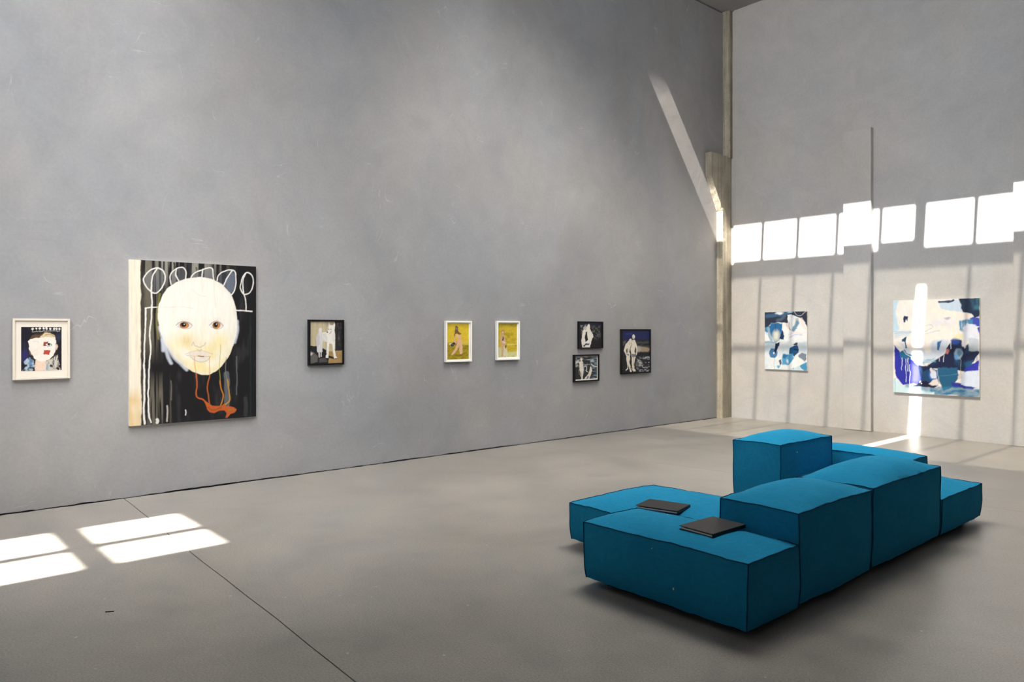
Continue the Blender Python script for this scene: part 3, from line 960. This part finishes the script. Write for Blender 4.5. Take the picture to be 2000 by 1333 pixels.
def dog_picture():
    cv = Canvas(110, 140, ((248, 268), (910, 275), (905, 1140), (235, 1155)), 3, 6, 40)
    cv.fill((190, 178, 146))
    cv.blend(np.clip(cv.noise(22, 420) - 0.4, 0, 1), (214, 202, 170))
    cv.poly([(560, 270), (760, 270), (760, 380), (600, 380)], (150, 138, 118), 60, 0.6)
    cv.poly([(752, 268), (915, 268), (910, 884), (756, 890)], (42, 42, 45), 8)
    cv.blend(cv.poly_mask([(800, 280), (910, 280), (906, 800), (830, 760)], 30) * np.clip(cv.noise(40, 90) - 0.45, 0, 1) * 2, (112, 98, 86))
    cv.poly([(590, 905), (908, 878), (908, 1145), (610, 1145), (540, 1000)], (176, 146, 96), 8)
    cv.blend(cv.poly_mask([(590, 905), (908, 878), (908, 1145), (610, 1145)]) * cv.noise(80, 60) * 0.5, (140, 112, 70))
    cv.poly([(232, 775), (360, 790), (480, 805), (575, 880), (565, 960), (625, 985), (790, 1045), (700, 1050), (620, 1035), (610, 1160), (230, 1160)], (34, 34, 40), 8)
    cv.poly([(240, 880), (330, 930), (400, 1005), (385, 1120), (236, 1156)], (104, 102, 100), 20, 0.9)
    cv.poly([(240, 900), (300, 935), (270, 985), (240, 985)], (214, 208, 200), 16, 0.9)
    cv.poly([(420, 1040), (560, 1040), (600, 1120), (430, 1130)], (92, 88, 88), 30, 0.8)
    # child
    cv.poly([(425, 480), (490, 490), (505, 600), (590, 680), (580, 706), (500, 684), (490, 912), (385, 916), (374, 780), (376, 600)], (216, 214, 216), 8)
    cv.poly([(376, 600), (430, 520), (432, 760), (380, 800)], (188, 186, 194), 20, 0.7)
    cv.ell(455, 455, 36, 48, (226, 223, 220))
    cv.stroke([(448, 405), (475, 410), (488, 450), (490, 500)], 14, (196, 192, 192), 0.8)
    cv.stroke([(418, 915), (425, 970), (428, 1025)], 22, (222, 220, 218))
    cv.stroke([(462, 915), (462, 970), (468, 1010)], 22, (222, 220, 218))
    cv.ell(425, 1040, 22, 14, (22, 22, 26))
    cv.ell(472, 1020, 20, 13, (22, 22, 26))
    # white dog
    cv.poly([(630, 288), (658, 352), (715, 356), (752, 292), (760, 340), (748, 420), (752, 560), (754, 700), (746, 850), (770, 990), (802, 1042), (735, 1052), (718, 1000), (705, 800), (690, 750), (660, 733),
             (636, 738), (625, 790), (618, 960), (607, 1032), (550, 1032), (578, 950), (585, 800), (590, 710), (540, 650), (492, 590), (490, 512), (560, 492), (592, 500), (615, 440), (622, 370)], (239, 236, 229), 6)
    cv.poly([(495, 520), (580, 520), (600, 640), (590, 700), (500, 590)], (208, 206, 202), 24, 0.6)
    cv.poly([(700, 560), (750, 480), (752, 700), (700, 700)], (222, 219, 212), 30, 0.6)
    cv.ell(626, 434, 10, 8, (40, 38, 38))
    cv.ell(675, 440, 12, 10, (30, 28, 28))
    cv.ell(595, 503, 15, 13, (18, 18, 20))
    cv.stroke([(628, 540), (655, 515), (680, 476)], 9, (96, 92, 90), 0.8)
    cv.stroke([(640, 330), (645, 350)], 6, (190, 170, 160), 0.7)
    cv.ell(580, 1046, 34, 9, (26, 26, 28), 0.8)
    cv.ell(768, 1050, 36, 9, (26, 26, 28), 0.8)
    cv.grain(0.05, 16, 40)
    return cv


def yellow_walking():
    cv = Canvas(90, 130, ((248, 240), (722, 240), (712, 1030), (245, 1035)), 4, 6, 40)
    cv.fill((228, 198, 56))
    cv.blend(np.clip(cv.noise(60, 40) - 0.4, 0, 1) * 0.7, (206, 172, 36))
    hz = np.clip((cv.Y - 640) / 50, 0, 1)
    cv.blend(hz, (172, 150, 34))
    cv.blend(hz * np.clip(cv.noise(40, 24) - 0.45, 0, 1) * 1.6, (120, 108, 26))
    cv.poly([(560, 640), (720, 650), (715, 715), (560, 705)], (222, 200, 84), 20, 0.8)
    cv.ell(640, 780, 90, 30, (130, 118, 26), 0.6, 40)
    cv.ell(480, 950, 90, 20, (112, 98, 24), 0.7, 20)
    cv.stroke([(432, 670), (480, 620), (525, 545)], 30, (222, 164, 142))
    cv.stroke([(415, 505), (404, 580), (402, 655)], 28, (226, 176, 150))
    cv.poly([(430, 480), (500, 488), (550, 490), (552, 600), (578, 700), (576, 900), (542, 922), (510, 910), (500, 740), (470, 800), (405, 905), (352, 937), (328, 915), (415, 790), (455, 690), (478, 610), (470, 540)], (228, 184, 146), 6)
    cv.poly([(440, 490), (500, 490), (490, 560), (450, 520)], (232, 186, 164), 10, 0.8)
    cv.stroke([(500, 730), (504, 800)], 8, (176, 132, 92), 0.8)
    cv.poly([(420, 300), (450, 288), (482, 318), (484, 390), (505, 430), (556, 462), (548, 480), (500, 492), (460, 455), (420, 480), (405, 545), (394, 500), (412, 400)], (122, 92, 58), 8)
    cv.ell(446, 352, 27, 38, (128, 124, 122))
    cv.poly([(276, 690), (300, 672), (350, 680), (320, 720)], (226, 218, 190), 10)
    cv.poly([(308, 712), (384, 648), (424, 682), (352, 748)], (24, 24, 50), 8)
    cv.stroke([(330, 760), (350, 745)], 10, (70, 100, 110), 0.9)
    cv.stroke([(350, 710), (370, 692)], 8, (170, 180, 210), 0.9)
    cv.grain(0.08, 14, 14)
    return cv


def yellow_standing():
    cv = Canvas(90, 130, ((1345, 240), (1770, 245), (1760, 990), (1335, 1000)), 5, 6, 40)
    cv.fill((208, 182, 50))
    cv.blend(np.clip(cv.noise(80, 60) - 0.42, 0, 1) * 1.5, (164, 146, 32))
    cv.blend(np.clip((330 - cv.Y) / 90, 0, 1) * 0.6, (150, 134, 34))
    cv.stroke([(1540, 715), (1640, 712), (1760, 705)], 26, (222, 206, 110), 0.9, 14)
    low = np.clip((cv.Y - 850 - 40 * (cv.noise(90, 90) - 0.5)) / 40, 0, 1)
    cv.blend(low * 0.9, (214, 210, 152))
    cv.blend(np.clip((1440 - cv.X) / 40, 0, 1) * np.clip((cv.Y - 740) / 70, 0, 1), (206, 204, 158))
    cv.stroke([(1560, 830), (1660, 800), (1760, 800)], 16, (186, 160, 44), 0.8, 10)
    cv.poly([(1455, 755), (1522, 780), (1556, 920), (1545, 990), (1448, 992)], (218, 214, 178), 10)
    cv.poly([(1394, 520), (1420, 490), (1482, 490), (1502, 560), (1514, 690), (1500, 730), (1472, 765), (1444, 992), (1410, 992), (1416, 780), (1400, 700), (1390, 600)], (206, 170, 130), 6)
    cv.poly([(1425, 630), (1490, 650), (1510, 690), (1440, 690)], (224, 204, 178), 10, 0.9)
    cv.ell(1450, 432, 36, 50, (178, 140, 104))
    cv.ell(1452, 445, 22, 30, (214, 184, 150))
    cv.poly([(1448, 520), (1470, 556), (1462, 622), (1434, 634), (1444, 575)], (26, 24, 34), 6)
    cv.poly([(1504, 735), (1524, 718), (1518, 790), (1496, 815), (1498, 760)], (26, 24, 34), 6)
    cv.stroke([(1640, 985), (1700, 980)], 8, (60, 58, 40))
    cv.stroke([(1478, 992), (1500, 990)], 8, (60, 58, 40))
    cv.grain(0.1, 14, 14)
    return cv


def couple_gap():
    cv = Canvas(90, 96, ((240, 162), (638, 165), (632, 585), (238, 590)), 6, 5, 30)
    cv.fill((17, 17, 24))
    cv.blend(np.clip((240 - cv.Y) / 60, 0, 1), (20, 26, 62))
    gn = np.clip(cv.noise(26, 26) * 2.4 - 0.8, 0, 1)
    cv.poly([(262, 215), (380, 205), (380, 330), (280, 350)], (150, 150, 146), 20, 0.9, gn)
    cv.poly([(440, 225), (600, 220), (605, 400), (520, 470), (450, 400)], (96, 96, 94), 30, 0.8, gn)
    W_ = (232, 228, 218)
    cv.poly([(300, 305), (335, 265), (375, 240), (384, 205), (405, 188), (426, 212), (424, 275), (476, 370), (477, 405), (440, 505), (418, 584), (330, 584), (294, 586), (274, 480), (284, 400)], W_, 5)
    cv.poly([(350, 318), (368, 318), (378, 400), (392, 458), (345, 488), (334, 420)], (24, 24, 28), 5)
    cv.ell(340, 255, 30, 28, (196, 194, 186), 0.8, 8)
    cv.ell(352, 288, 7, 6, (60, 60, 64))
    cv.poly([(305, 562), (340, 520), (412, 516), (400, 540), (350, 545), (328, 575)], (44, 46, 66), 6)
    cv.poly([(350, 512), (412, 516), (395, 540), (358, 532)], (56, 66, 140), 6)
    cv.grain(0.06, 16, 16)
    return cv


def beach_pair():
    cv = Canvas(90, 96, ((190, 728), (556, 712), (549, 1095), (178, 1113)), 7, 5, 30)
    cv.fill((38, 40, 44))
    gn = np.clip(cv.noise(60, 16) * 2.6 - 0.95, 0, 1)
    cv.blend(gn * np.clip((920 - cv.Y) / 120, 0, 1), (176, 184, 188))
    cv.blend(np.clip(cv.noise(60, 14) * 2.6 - 1.0, 0, 1) * np.clip((cv.X - 440) / 60, 0, 1), (112, 140, 158))
    cv.poly([(186, 800), (255, 795), (215, 840), (188, 860)], (200, 200, 194), 8)
    cv.poly([(188, 860), (240, 850), (215, 905), (188, 900)], (160, 160, 154), 8)
    cv.stroke([(460, 850), (500, 885), (555, 895)], 22, (210, 210, 202), 0.9, 8)
    C_ = (226, 216, 202)
    cv.stroke([(345, 900), (370, 885), (380, 930), (365, 960), (390, 985)], 10, (228, 228, 222))
    cv.poly([(258, 812), (290, 792), (322, 812), (328, 900), (322, 985), (306, 1108), (282, 1108), (265, 970), (257, 880)], C_, 5)
    cv.stroke([(318, 830), (328, 920), (330, 1000)], 10, (120, 132, 176), 0.8)
    cv.ell(292, 765, 18, 32, C_)
    cv.stroke([(294, 980), (294, 1095)], 5, (90, 84, 80), 0.8)
    cv.poly([(322, 1108), (398, 1020), (428, 940), (445, 882), (460, 910), (470, 962), (440, 1050), (412, 1108)], C_, 5)
    cv.poly([(368, 1100), (390, 1045), (412, 1060), (398, 1104)], (88, 100, 160), 8, 0.9)
    cv.stroke([(252, 900), (250, 1030)], 6, (190, 190, 186), 0.7)
    cv.grain(0.06, 16, 16)
    return cv


def beach_couple():
    cv = Canvas(100, 140, ((945, 292), (1412, 290), (1410, 985), (940, 1003)), 8, 6, 40)
    cv.fill((22, 23, 32))
    cv.blend(np.clip((470 - cv.Y) / 40, 0, 1), (20, 30, 84))
    cv.stroke([(1010, 355), (1110, 350)], 16, (40, 70, 150), 0.7, 12)
    gn = np.clip(cv.noise(70, 34) * 2.2 - 0.7, 0, 1)
    cv.poly([(1180, 470), (1410, 460), (1410, 600), (1200, 560)], (72, 74, 76), 30, 0.9, gn)
    cv.poly([(1190, 560), (1300, 570), (1410, 590), (1410, 650), (1280, 660), (1200, 640)], (158, 142, 120), 24, 0.95, 0.4 + gn)
    cv.ell(1215, 605, 40, 50, (176, 178, 176), 0.6, 30)
    cv.poly([(960, 470), (1010, 460), (1000, 520), (960, 560)], (110, 114, 124), 20, 0.6, gn)
    cv.ell(1225, 850, 62, 58, (100, 96, 88), 0.8, 24)
    cv.ell(1235, 820, 34, 30, (128, 122, 112), 0.7, 20)
    cv.blend(np.clip(cv.noise(30, 18) * 2.6 - 1.2, 0, 1) * np.clip((cv.Y - 720) / 60, 0, 1) * np.clip((cv.X - 1170) / 40, 0, 1), (176, 182, 190))
    cv.stroke([(1330, 745), (1370, 738), (1410, 750)], 16, (206, 208, 208), 0.9, 8)
    cv.stroke([(1280, 880), (1300, 915), (1370, 910)], 10, (200, 206, 214), 0.8, 6)
    C_ = (230, 221, 204)
    cv.poly([(1000, 530), (1045, 470), (1095, 480), (1092, 560), (1062, 640), (1078, 700), (1062, 840), (1100, 985), (1080, 992), (1042, 860), (1042, 940), (1006, 964), (1000, 950), (1030, 922), (1014, 720), (1000, 690), (974, 632)], C_, 5)
    cv.poly([(1010, 610), (1030, 590), (1034, 650), (1022, 680), (1005, 640)], (30, 30, 36), 5, 0.9)
    cv.ell(1078, 462, 24, 34, C_, 1, None, 0.4)
    cv.poly([(1104, 452), (1160, 452), (1188, 540), (1200, 640), (1176, 716), (1162, 690), (1170, 600), (1160, 560), (1150, 650), (1168, 740), (1132, 860), (1166, 978), (1130, 980), (1106, 950), (1100, 800), (1094, 700), (1080, 540)], C_, 5)
    cv.ell(1133, 398, 24, 38, C_)
    cv.stroke([(1128, 405), (1135, 440), (1120, 470)], 8, (120, 126, 150), 0.8, 6)
    cv.stroke([(1060, 500), (1062, 530)], 6, (80, 80, 90), 0.8)
    cv.poly([(1098, 686), (1168, 690), (1166, 738), (1108, 742)], (72, 80, 124), 8, 0.85)
    cv.poly([(1018, 684), (1066, 690), (1056, 714), (1022, 706)], (96, 102, 130), 8, 0.8)
    cv.stroke([(1098, 500), (1086, 580), (1076, 640), (1094, 720), (1092, 820), (1100, 930)], 8, (30, 30, 36), 0.9)
    cv.stroke([(1166, 575), (1172, 630), (1160, 690)], 8, (30, 30, 36), 0.9)
    cv.stroke([(1132, 745), (1122, 850), (1118, 940)], 6, (60, 56, 54), 0.8)
    cv.stroke([(1104, 440), (1106, 470)], 7, (30, 32, 60), 0.9)
    cv.grain(0.06, 16, 16)
    return cv


def blue_small():
    cv = Canvas(120, 150, ((213, 178), (945, 172), (938, 1190), (200, 1158)), 9, 9, 60)
    cv.fill((228, 236, 240))
    cv.blend(np.clip(cv.noise(160, 160) - 0.45, 0, 1) * 1.2, (176, 208, 226))
    cv.poly([(200, 170), (950, 165), (945, 440), (900, 350), (820, 285), (720, 235), (620, 260), (610, 375), (540, 365), (450, 350), (330, 372), (260, 435), (205, 455)], (44, 52, 70), 10)
    cv.stroke([(260, 250), (400, 225), (620, 205)], 64, (62, 104, 142), 0.85, 30)
    cv.stroke([(440, 330), (500, 300), (560, 250)], 50, (84, 104, 126), 0.8, 30)
    cv.ell(470, 196, 68, 22, (226, 234, 240), 0.95, 16)
    cv.ell(655, 185, 44, 12, (150, 200, 226), 0.95, 10)
    cv.stroke([(730, 185), (780, 235), (850, 240), (930, 172)], 7, (196, 206, 214))
    cv.poly([(284, 430), (330, 370), (430, 360), (525, 380), (512, 560), (472, 660), (400, 700), (330, 610), (280, 520)], (42, 108, 162), 14)
    cv.ell(410, 590, 62, 90, (232, 232, 214), 0.9, 60)
    cv.stroke([(400, 370), (400, 500)], 20, (24, 66, 120), 0.6, 16)
    cv.poly([(205, 450), (290, 410), (285, 520), (240, 530), (205, 500)], (70, 134, 178), 14)
    cv.poly([(203, 535), (262, 570), (330, 690), (203, 690)], (240, 243, 244), 10)
    cv.stroke([(270, 460), (300, 600), (330, 660)], 46, (150, 176, 196), 0.9, 14)
    cv.stroke([(205, 695), (320, 695), (400, 700)], 34, (132, 172, 198), 0.8, 20)
    cv.poly([(520, 485), (548, 560), (540, 665), (470, 640)], (26, 46, 88), 8)
    cv.poly([(400, 720), (472, 685), (455, 790), (395, 890), (350, 880), (392, 800)], (22, 40, 76), 8)
    cv.ell(355, 882, 78, 82, (46, 112, 166), 0.95, 14)
    cv.poly([(352, 870), (400, 780), (430, 820), (385, 900)], (22, 40, 76), 10)
    cv.ell(370, 875, 12, 22, (226, 236, 240))
    cv.poly([(540, 365), (640, 470), (618, 235), (692, 225), (722, 382), (742, 300), (790, 285), (900, 380), (938, 480), (932, 885), (800, 885), (790, 700), (742, 680), (640, 800), (632, 905), (440, 945), (450, 780), (505, 672), (560, 690), (540, 560), (522, 440)], (234, 238, 242), 8)
    cv.blend(cv.poly_mask([(450, 780), (640, 690), (640, 900), (440, 945)], 40) * 0.6, (204, 222, 232))
    cv.blend(cv.poly_mask([(800, 700), (935, 690), (930, 880), (800, 880)], 40) * 0.7, (196, 218, 232))
    cv.poly([(575, 380), (605, 370), (650, 490), (620, 470)], (226, 190, 180), 14, 0.8)
    cv.stroke([(630, 360), (640, 440), (655, 495)], 12, (70, 66, 72), 0.9, 8)
    cv.poly([(820, 285), (860, 290), (905, 390), (935, 480), (900, 500), (840, 400)], (238, 226, 222), 20, 0.8)
    cv.poly([(745, 300), (800, 280), (800, 330), (745, 360)], (176, 172, 172), 14, 0.8)
    cv.stroke([(712, 488), (740, 430), (782, 362)], 60, (48, 116, 158), 0.85, 24)
    cv.stroke([(720, 480), (770, 460)], 18, (86, 160, 160), 0.8, 10)
    cv.stroke([(640, 560), (740, 530), (850, 560)], 20, (236, 214, 212), 0.8, 16)
    cv.stroke([(650, 610), (740, 575), (850, 580)], 22, (196, 206, 240), 0.9, 14)
    cv.poly([(648, 790), (700, 765), (790, 765), (795, 885), (722, 935), (640, 900)], (26, 88, 140), 8)
    cv.poly([(700, 745), (760, 700), (786, 705), (784, 770)], (70, 74, 96), 8)
    cv.stroke([(720, 832), (790, 836)], 18, (24, 30, 52), 0.9, 8)
    cv.poly([(710, 880), (770, 860), (735, 945)], (52, 70, 90), 8)
    cv.poly([(525, 910), (545, 905), (700, 905), (720, 960), (690, 1050), (600, 1095), (505, 1085), (500, 985)], (84, 158, 204), 24)
    cv.poly([(530, 900), (620, 930), (560, 980), (520, 960)], (38, 100, 152), 16, 0.9)
    cv.ell(608, 1022, 22, 34, (206, 228, 240), 0.9, 14)
    cv.poly([(700, 1000), (790, 920), (830, 1020), (890, 1045), (830, 1090), (700, 1150), (560, 1160)], (236, 240, 242), 10)
    cv.poly([(790, 935), (845, 890), (930, 900), (925, 990), (895, 1040)], (126, 136, 154), 12)
    cv.poly([(455, 1020), (485, 985), (495, 1060), (470, 1100)], (84, 92, 108), 8)
    cv.poly([(415, 1110), (480, 1095), (470, 1140), (440, 1160)], (108, 170, 206), 10)
    cv.poly([(815, 1105), (925, 1040), (940, 1190), (880, 1185)], (76, 148, 194), 10)
    cv.stroke([(372, 960), (372, 1160)], 4, (110, 130, 140), 0.8)
    cv.stroke([(708, 1150), (705, 1170)], 6, (30, 50, 90))
    cv.grain(0.04, 30, 40)
    return cv


def blue_large():
    cv = Canvas(190, 215, ((128, 240), (998, 218), (998, 1210), (132, 1160)), 10, 8, 50)
    cv.fill((238, 233, 228))
    cv.blend(np.clip(cv.noise(160, 120) - 0.5, 0, 1) * 0.6, (214, 220, 232))
    cv.poly([(120, 235), (180, 240), (150, 350), (190, 500), (180, 560), (120, 560)], (186, 216, 236), 16)
    cv.poly([(600, 250), (790, 225), (840, 300), (835, 362), (700, 340), (620, 325)], (196, 215, 234), 16)
    cv.stroke([(610, 258), (680, 252), (745, 238)], 24, (26, 42, 78), 0.95, 8)
    cv.poly([(800, 222), (1000, 216), (1000, 405), (935, 420), (920, 372), (840, 362), (822, 285)], (26, 46, 74), 10)
    cv.blend(cv.poly_mask([(900, 222), (1000, 216), (1000, 330), (940, 340)], 30) * cv.noise(50, 50), (64, 116, 140))
    cv.stroke([(560, 330), (720, 375), (910, 405)], 64, (240, 233, 224), 1, 8)
    cv.poly([(900, 420), (935, 405), (1000, 420), (1000, 500), (950, 500)], (62, 78, 176), 10)
    cv.poly([(805, 440), (935, 430), (930, 470), (870, 480), (855, 560), (815, 540)], (66, 134, 178), 14, 0.95, 0.5 + cv.noise(20, 90))
    cv.poly([(840, 520), (880, 475), (960, 480), (995, 560), (990, 640), (850, 640)], (226, 230, 244), 16)
    cv.poly([(975, 520), (1000, 500), (1000, 590)], (66, 60, 170), 8)
    cv.poly([(135, 550), (320, 540), (300, 600), (135, 620)], (196, 214, 230), 30, 0.8)
    for l in ([(140, 555), (260, 560), (420, 535)], [(140, 575), (300, 570), (440, 560)], [(430, 500), (520, 488), (535, 520), (430, 560)], [(300, 560), (420, 580), (620, 545)]):
        cv.stroke(l, 5, (150, 176, 206), 0.7)
    cv.ell(640, 470, 90, 30, (214, 220, 240), 0.5, 30)
    cv.ell(690, 420, 34, 12, (150, 150, 190), 0.7, 10)
    cv.ell(650, 492, 26, 10, (232, 226, 180), 0.8, 10)
    # disc and its grey-blue lower side
    cv.poly([(180, 650), (250, 740), (340, 820), (420, 880), (480, 880), (560, 850), (650, 780), (700, 690), (700, 630), (560, 640), (480, 690), (440, 720), (260, 690)], (204, 214, 228), 20)
    cv.poly([(300, 600), (520, 590), (520, 760), (470, 770), (440, 700), (330, 760), (250, 690)], (239, 232, 226), 24)
    # lower field
    cv.poly([(140, 690), (178, 720), (232, 800), (330, 830), (400, 890), (450, 960), (430, 1070), (300, 1085), (230, 1085), (165, 1020), (140, 900)], (44, 50, 162), 10)
    cv.blend(cv.poly_mask([(330, 880), (430, 900), (440, 1050), (330, 1060)], 40) * 0.55, (92, 92, 196))
    cv.poly([(400, 880), (480, 905), (560, 850), (660, 775), (722, 640), (830, 632), (852, 720), (888, 672), (995, 762), (945, 850), (860, 955), (700, 925), (520, 930), (470, 1050), (420, 1050)], (22, 32, 68), 10)
    cv.blend(cv.poly_mask([(400, 880), (990, 640), (990, 950), (420, 1050)], 30) * np.clip(cv.noise(50, 60) - 0.5, 0, 1) * 1.3, (34, 84, 124))
    cv.ell(770, 650, 46, 40, (36, 72, 150), 0.9, 20)
    cv.poly([(590, 925), (780, 908), (800, 1010), (745, 1105), (650, 1145), (612, 1060)], (32, 92, 128), 12)
    cv.stroke([(620, 1000), (780, 980)], 5, (80, 140, 168), 0.6)
    cv.poly([(440, 960), (510, 930), (590, 940), (610, 1080), (500, 1090), (430, 1070)], (28, 66, 108), 12)
    cv.poly([(865, 905), (995, 845), (995, 950), (900, 960), (855, 985)], (50, 56, 168), 10)
    cv.poly([(850, 860), (945, 830), (930, 880), (870, 910)], (30, 84, 124), 10)
    cv.poly([(730, 1060), (880, 1080), (990, 1110), (930, 1130), (740, 1115)], (44, 50, 150), 12)
    cv.poly([(825, 985), (880, 955), (996, 938), (998, 1125), (900, 1095), (820, 1088)], (216, 226, 244), 10)
    cv.poly([(785, 1000), (825, 950), (830, 1030), (790, 1035)], (214, 200, 196), 10)
    cv.poly([(520, 1110), (700, 1100), (998, 1130), (998, 1215), (720, 1190), (520, 1185)], (42, 116, 154), 14, 1, 0.6 + 0.5 * cv.noise(80, 30))
    cv.poly([(125, 1015), (170, 1040), (240, 1095), (400, 1120), (560, 1160), (560, 1190), (125, 1170)], (202, 228, 236), 14)
    cv.poly([(260, 1080), (400, 1090), (560, 1110), (540, 1160), (380, 1140), (260, 1110)], (60, 128, 166), 24, 0.7)
    cv.poly([(400, 1060), (470, 1040), (600, 1095), (560, 1115), (420, 1110), (330, 1105)], (20, 26, 52), 10)
    cv.poly([(500, 1070), (580, 1010), (610, 1080), (540, 1092)], (224, 216, 214), 10)
    cv.ell(545, 985, 46, 50, (52, 100, 176), 0.95, 10)
    cv.ell(552, 982, 32, 38, (214, 220, 236), 0.95, 12)
    cv.stroke([(520, 930), (545, 960)], 22, (224, 214, 210), 0.9, 8)
    cv.poly([(890, 620), (930, 612), (990, 625), (990, 750), (900, 745)], (190, 202, 212), 14, 0.9)
    cv.stroke([(842, 700), (845, 660), (880, 640)], 16, (226, 226, 230), 0.9, 8)
    cv.ell(800, 780, 38, 52, (150, 176, 196), 0.9, 16)
    cv.ell(805, 770, 20, 34, (66, 110, 140), 0.8, 12)
    cv.ell(775, 810, 16, 26, (96, 150, 210), 0.9, 10)
    cv.stroke([(720, 650), (722, 730)], 8, (216, 216, 216), 0.9)
    cv.ell(688, 750, 22, 26, (216, 134, 124), 0.9, 14)
    cv.ell(800, 598, 44, 26, (230, 224, 174), 0.8, 24)
    cv.poly([(195, 765), (240, 735), (335, 800), (325, 832), (210, 822)], (32, 102, 144), 10)
    cv.poly([(245, 393), (287, 396), (280, 442), (264, 420), (252, 456), (240, 450)], (26, 44, 84), 6)
    cv.poly([(218, 635), (275, 604), (264, 650), (272, 722), (254, 724), (252, 660), (222, 658)], (30, 72, 112), 6)
    cv.poly([(592, 660), (632, 642), (622, 690), (604, 738), (582, 730)], (48, 104, 160), 10)
    cv.stroke([(440, 870), (500, 840), (560, 850)], 26, (96, 170, 204), 0.7, 16)
    cv.stroke([(175, 690), (230, 742), (330, 812), (420, 850), (520, 848), (610, 805), (670, 740), (700, 660)], 7, (222, 224, 228), 0.9)
    for x, a, b in ((222, 820, 935), (268, 828, 1058), (290, 820, 950), (308, 880, 1120), (610, 820, 850), (655, 790, 860)):
        cv.stroke([(x, a), (x, b)], 7, (226, 230, 240), 0.9)
    cv.ell(415, 1058, 9, 9, (236, 240, 244))
    cv.ell(432, 1078, 6, 6, (236, 240, 244))
    cv.stroke([(150, 1020), (152, 1160)], 4, (70, 120, 130), 0.7)
    cv.stroke([(820, 820), (818, 980)], 4, (190, 200, 190), 0.7)
    cv.grain(0.04, 30, 40)
    return cv


# ------------------------------------------------------------------ pictures on the long wall
def panel(name, wall, h0, h1, z0, z1, depth, cv, label, edge):
    e = wall_empty(name, wall, h0, h1, z0, label, 'painting')
    boxes('stretcher', [rel(lbox(wall, h0, h1, 0.004, depth - 0.001, z0, z1), e.location)], edge, e)
    art_mesh('painted_canvas', cv, wall, h0, h1, z0, z1, depth, e)
    return e


panel('face_painting', 'L', 1.862, 3.055, 0.664, 2.204, 0.038, face_canvas(),
      'large unframed canvas of a pale round face on black with chalk loops', M['canvas_edge'])


def framed(name, h0, h1, z0, z1, wid, depth, fmat, art, art_rect, art_depth, label, mat_mat=None, mat_depth=0.0):
    e = wall_empty(name, 'L', h0, h1, z0, label, 'picture')
    frame_bars(e, 'L', h0, h1, z0, z1, wid, depth, fmat, 0.003)
    loc = e.location
    boxes('backing', [rel(lbox('L', h0 + wid * .5, h1 - wid * .5, 0.002, 0.006, z0 + wid * .5, z1 - wid * .5), loc)], fmat, e)
    if mat_mat:
        boxes('mat_board', [rel(lbox('L', h0 + wid * .8, h1 - wid * .8, 0.0065, mat_depth, z0 + wid * .8, z1 - wid * .8), loc)], mat_mat, e)
    art_mesh('artwork', art, 'L', art_rect[0], art_rect[1], art_rect[2], art_rect[3], art_depth, e)
    return e


framed('framed_portrait', 0.962, 1.385, 1.129, 1.650, 0.018, 0.042, M['cream_frame'], small_portrait(), (1.024, 1.322, 1.202, 1.578), 0.029,
       'cream framed and matted portrait with red squares on a pale face', M['mat_board'], 0.028)
framed('framed_dog_picture', 3.636, 4.060, 1.168, 1.666, 0.019, 0.042, M['black_frame'], dog_picture(), (3.654, 4.042, 1.186, 1.648), 0.028,
       'black framed picture of a white dog standing beside a child')
framed('framed_yellow_picture', 5.458, 5.868, 1.152, 1.667, 0.020, 0.045, M['white_frame'], yellow_walking(), (5.494, 5.832, 1.183, 1.634), 0.022,
       'white framed yellow picture of a long-haired figure striding', M['mat_white'], 0.0215)
framed('framed_yellow_picture', 6.286, 6.688, 1.155, 1.673, 0.020, 0.045, M['white_frame'], yellow_standing(), (6.320, 6.652, 1.192, 1.640), 0.022,
       'white framed yellow picture of a slim figure standing upright', M['mat_white'], 0.0215)
framed('framed_couple_picture', 7.845, 8.372, 1.280, 1.680, 0.018, 0.038, M['black_frame'], couple_gap(), (7.860, 8.357, 1.292, 1.668), 0.026,
       'black framed square picture of two white figures embracing')
framed('framed_beach_picture', 7.747, 8.282, 0.796, 1.194, 0.022, 0.042, M['black_frame'], beach_pair(), (7.775, 8.245, 0.834, 1.164), 0.024,
       'black framed picture with white margin of a standing and a reclining figure', M['mat_white'], 0.0232)
framed('framed_beach_couple_picture', 8.790, 9.505, 0.872, 1.568, 0.022, 0.042, M['black_frame'], beach_couple(), (8.808, 9.487, 0.890, 1.550), 0.030,
       'taller black framed picture of two pale standing figures under a blue sky')

# pictures on the end wall
panel('blue_abstract_painting', 'E', 0.788, 1.546, 0.886, 1.860, 0.030, blue_small(),
      'small unframed abstract painting in blue and white next to the corner pier', M['canvas_edge'])
panel('blue_abstract_painting', 'E', 2.900, 4.040, 0.622, 1.996, 0.036, blue_large(),
      'large square abstract painting in white and ultramarine between two pilasters', M['canvas_edge'])

# ------------------------------------------------------------------ small debris
tw = boxes('twig', [(-0.022, 0.022, -0.0025, 0.0025, 0.0, 0.005)], M['twig'], None, 0.0012)
tw.location = (2.98, 1.03, 0.0)
tw.rotation_euler = (0, 0, math.radians(62))
tag(tw, 'short dark twig lying on the bare concrete floor', 'twig')
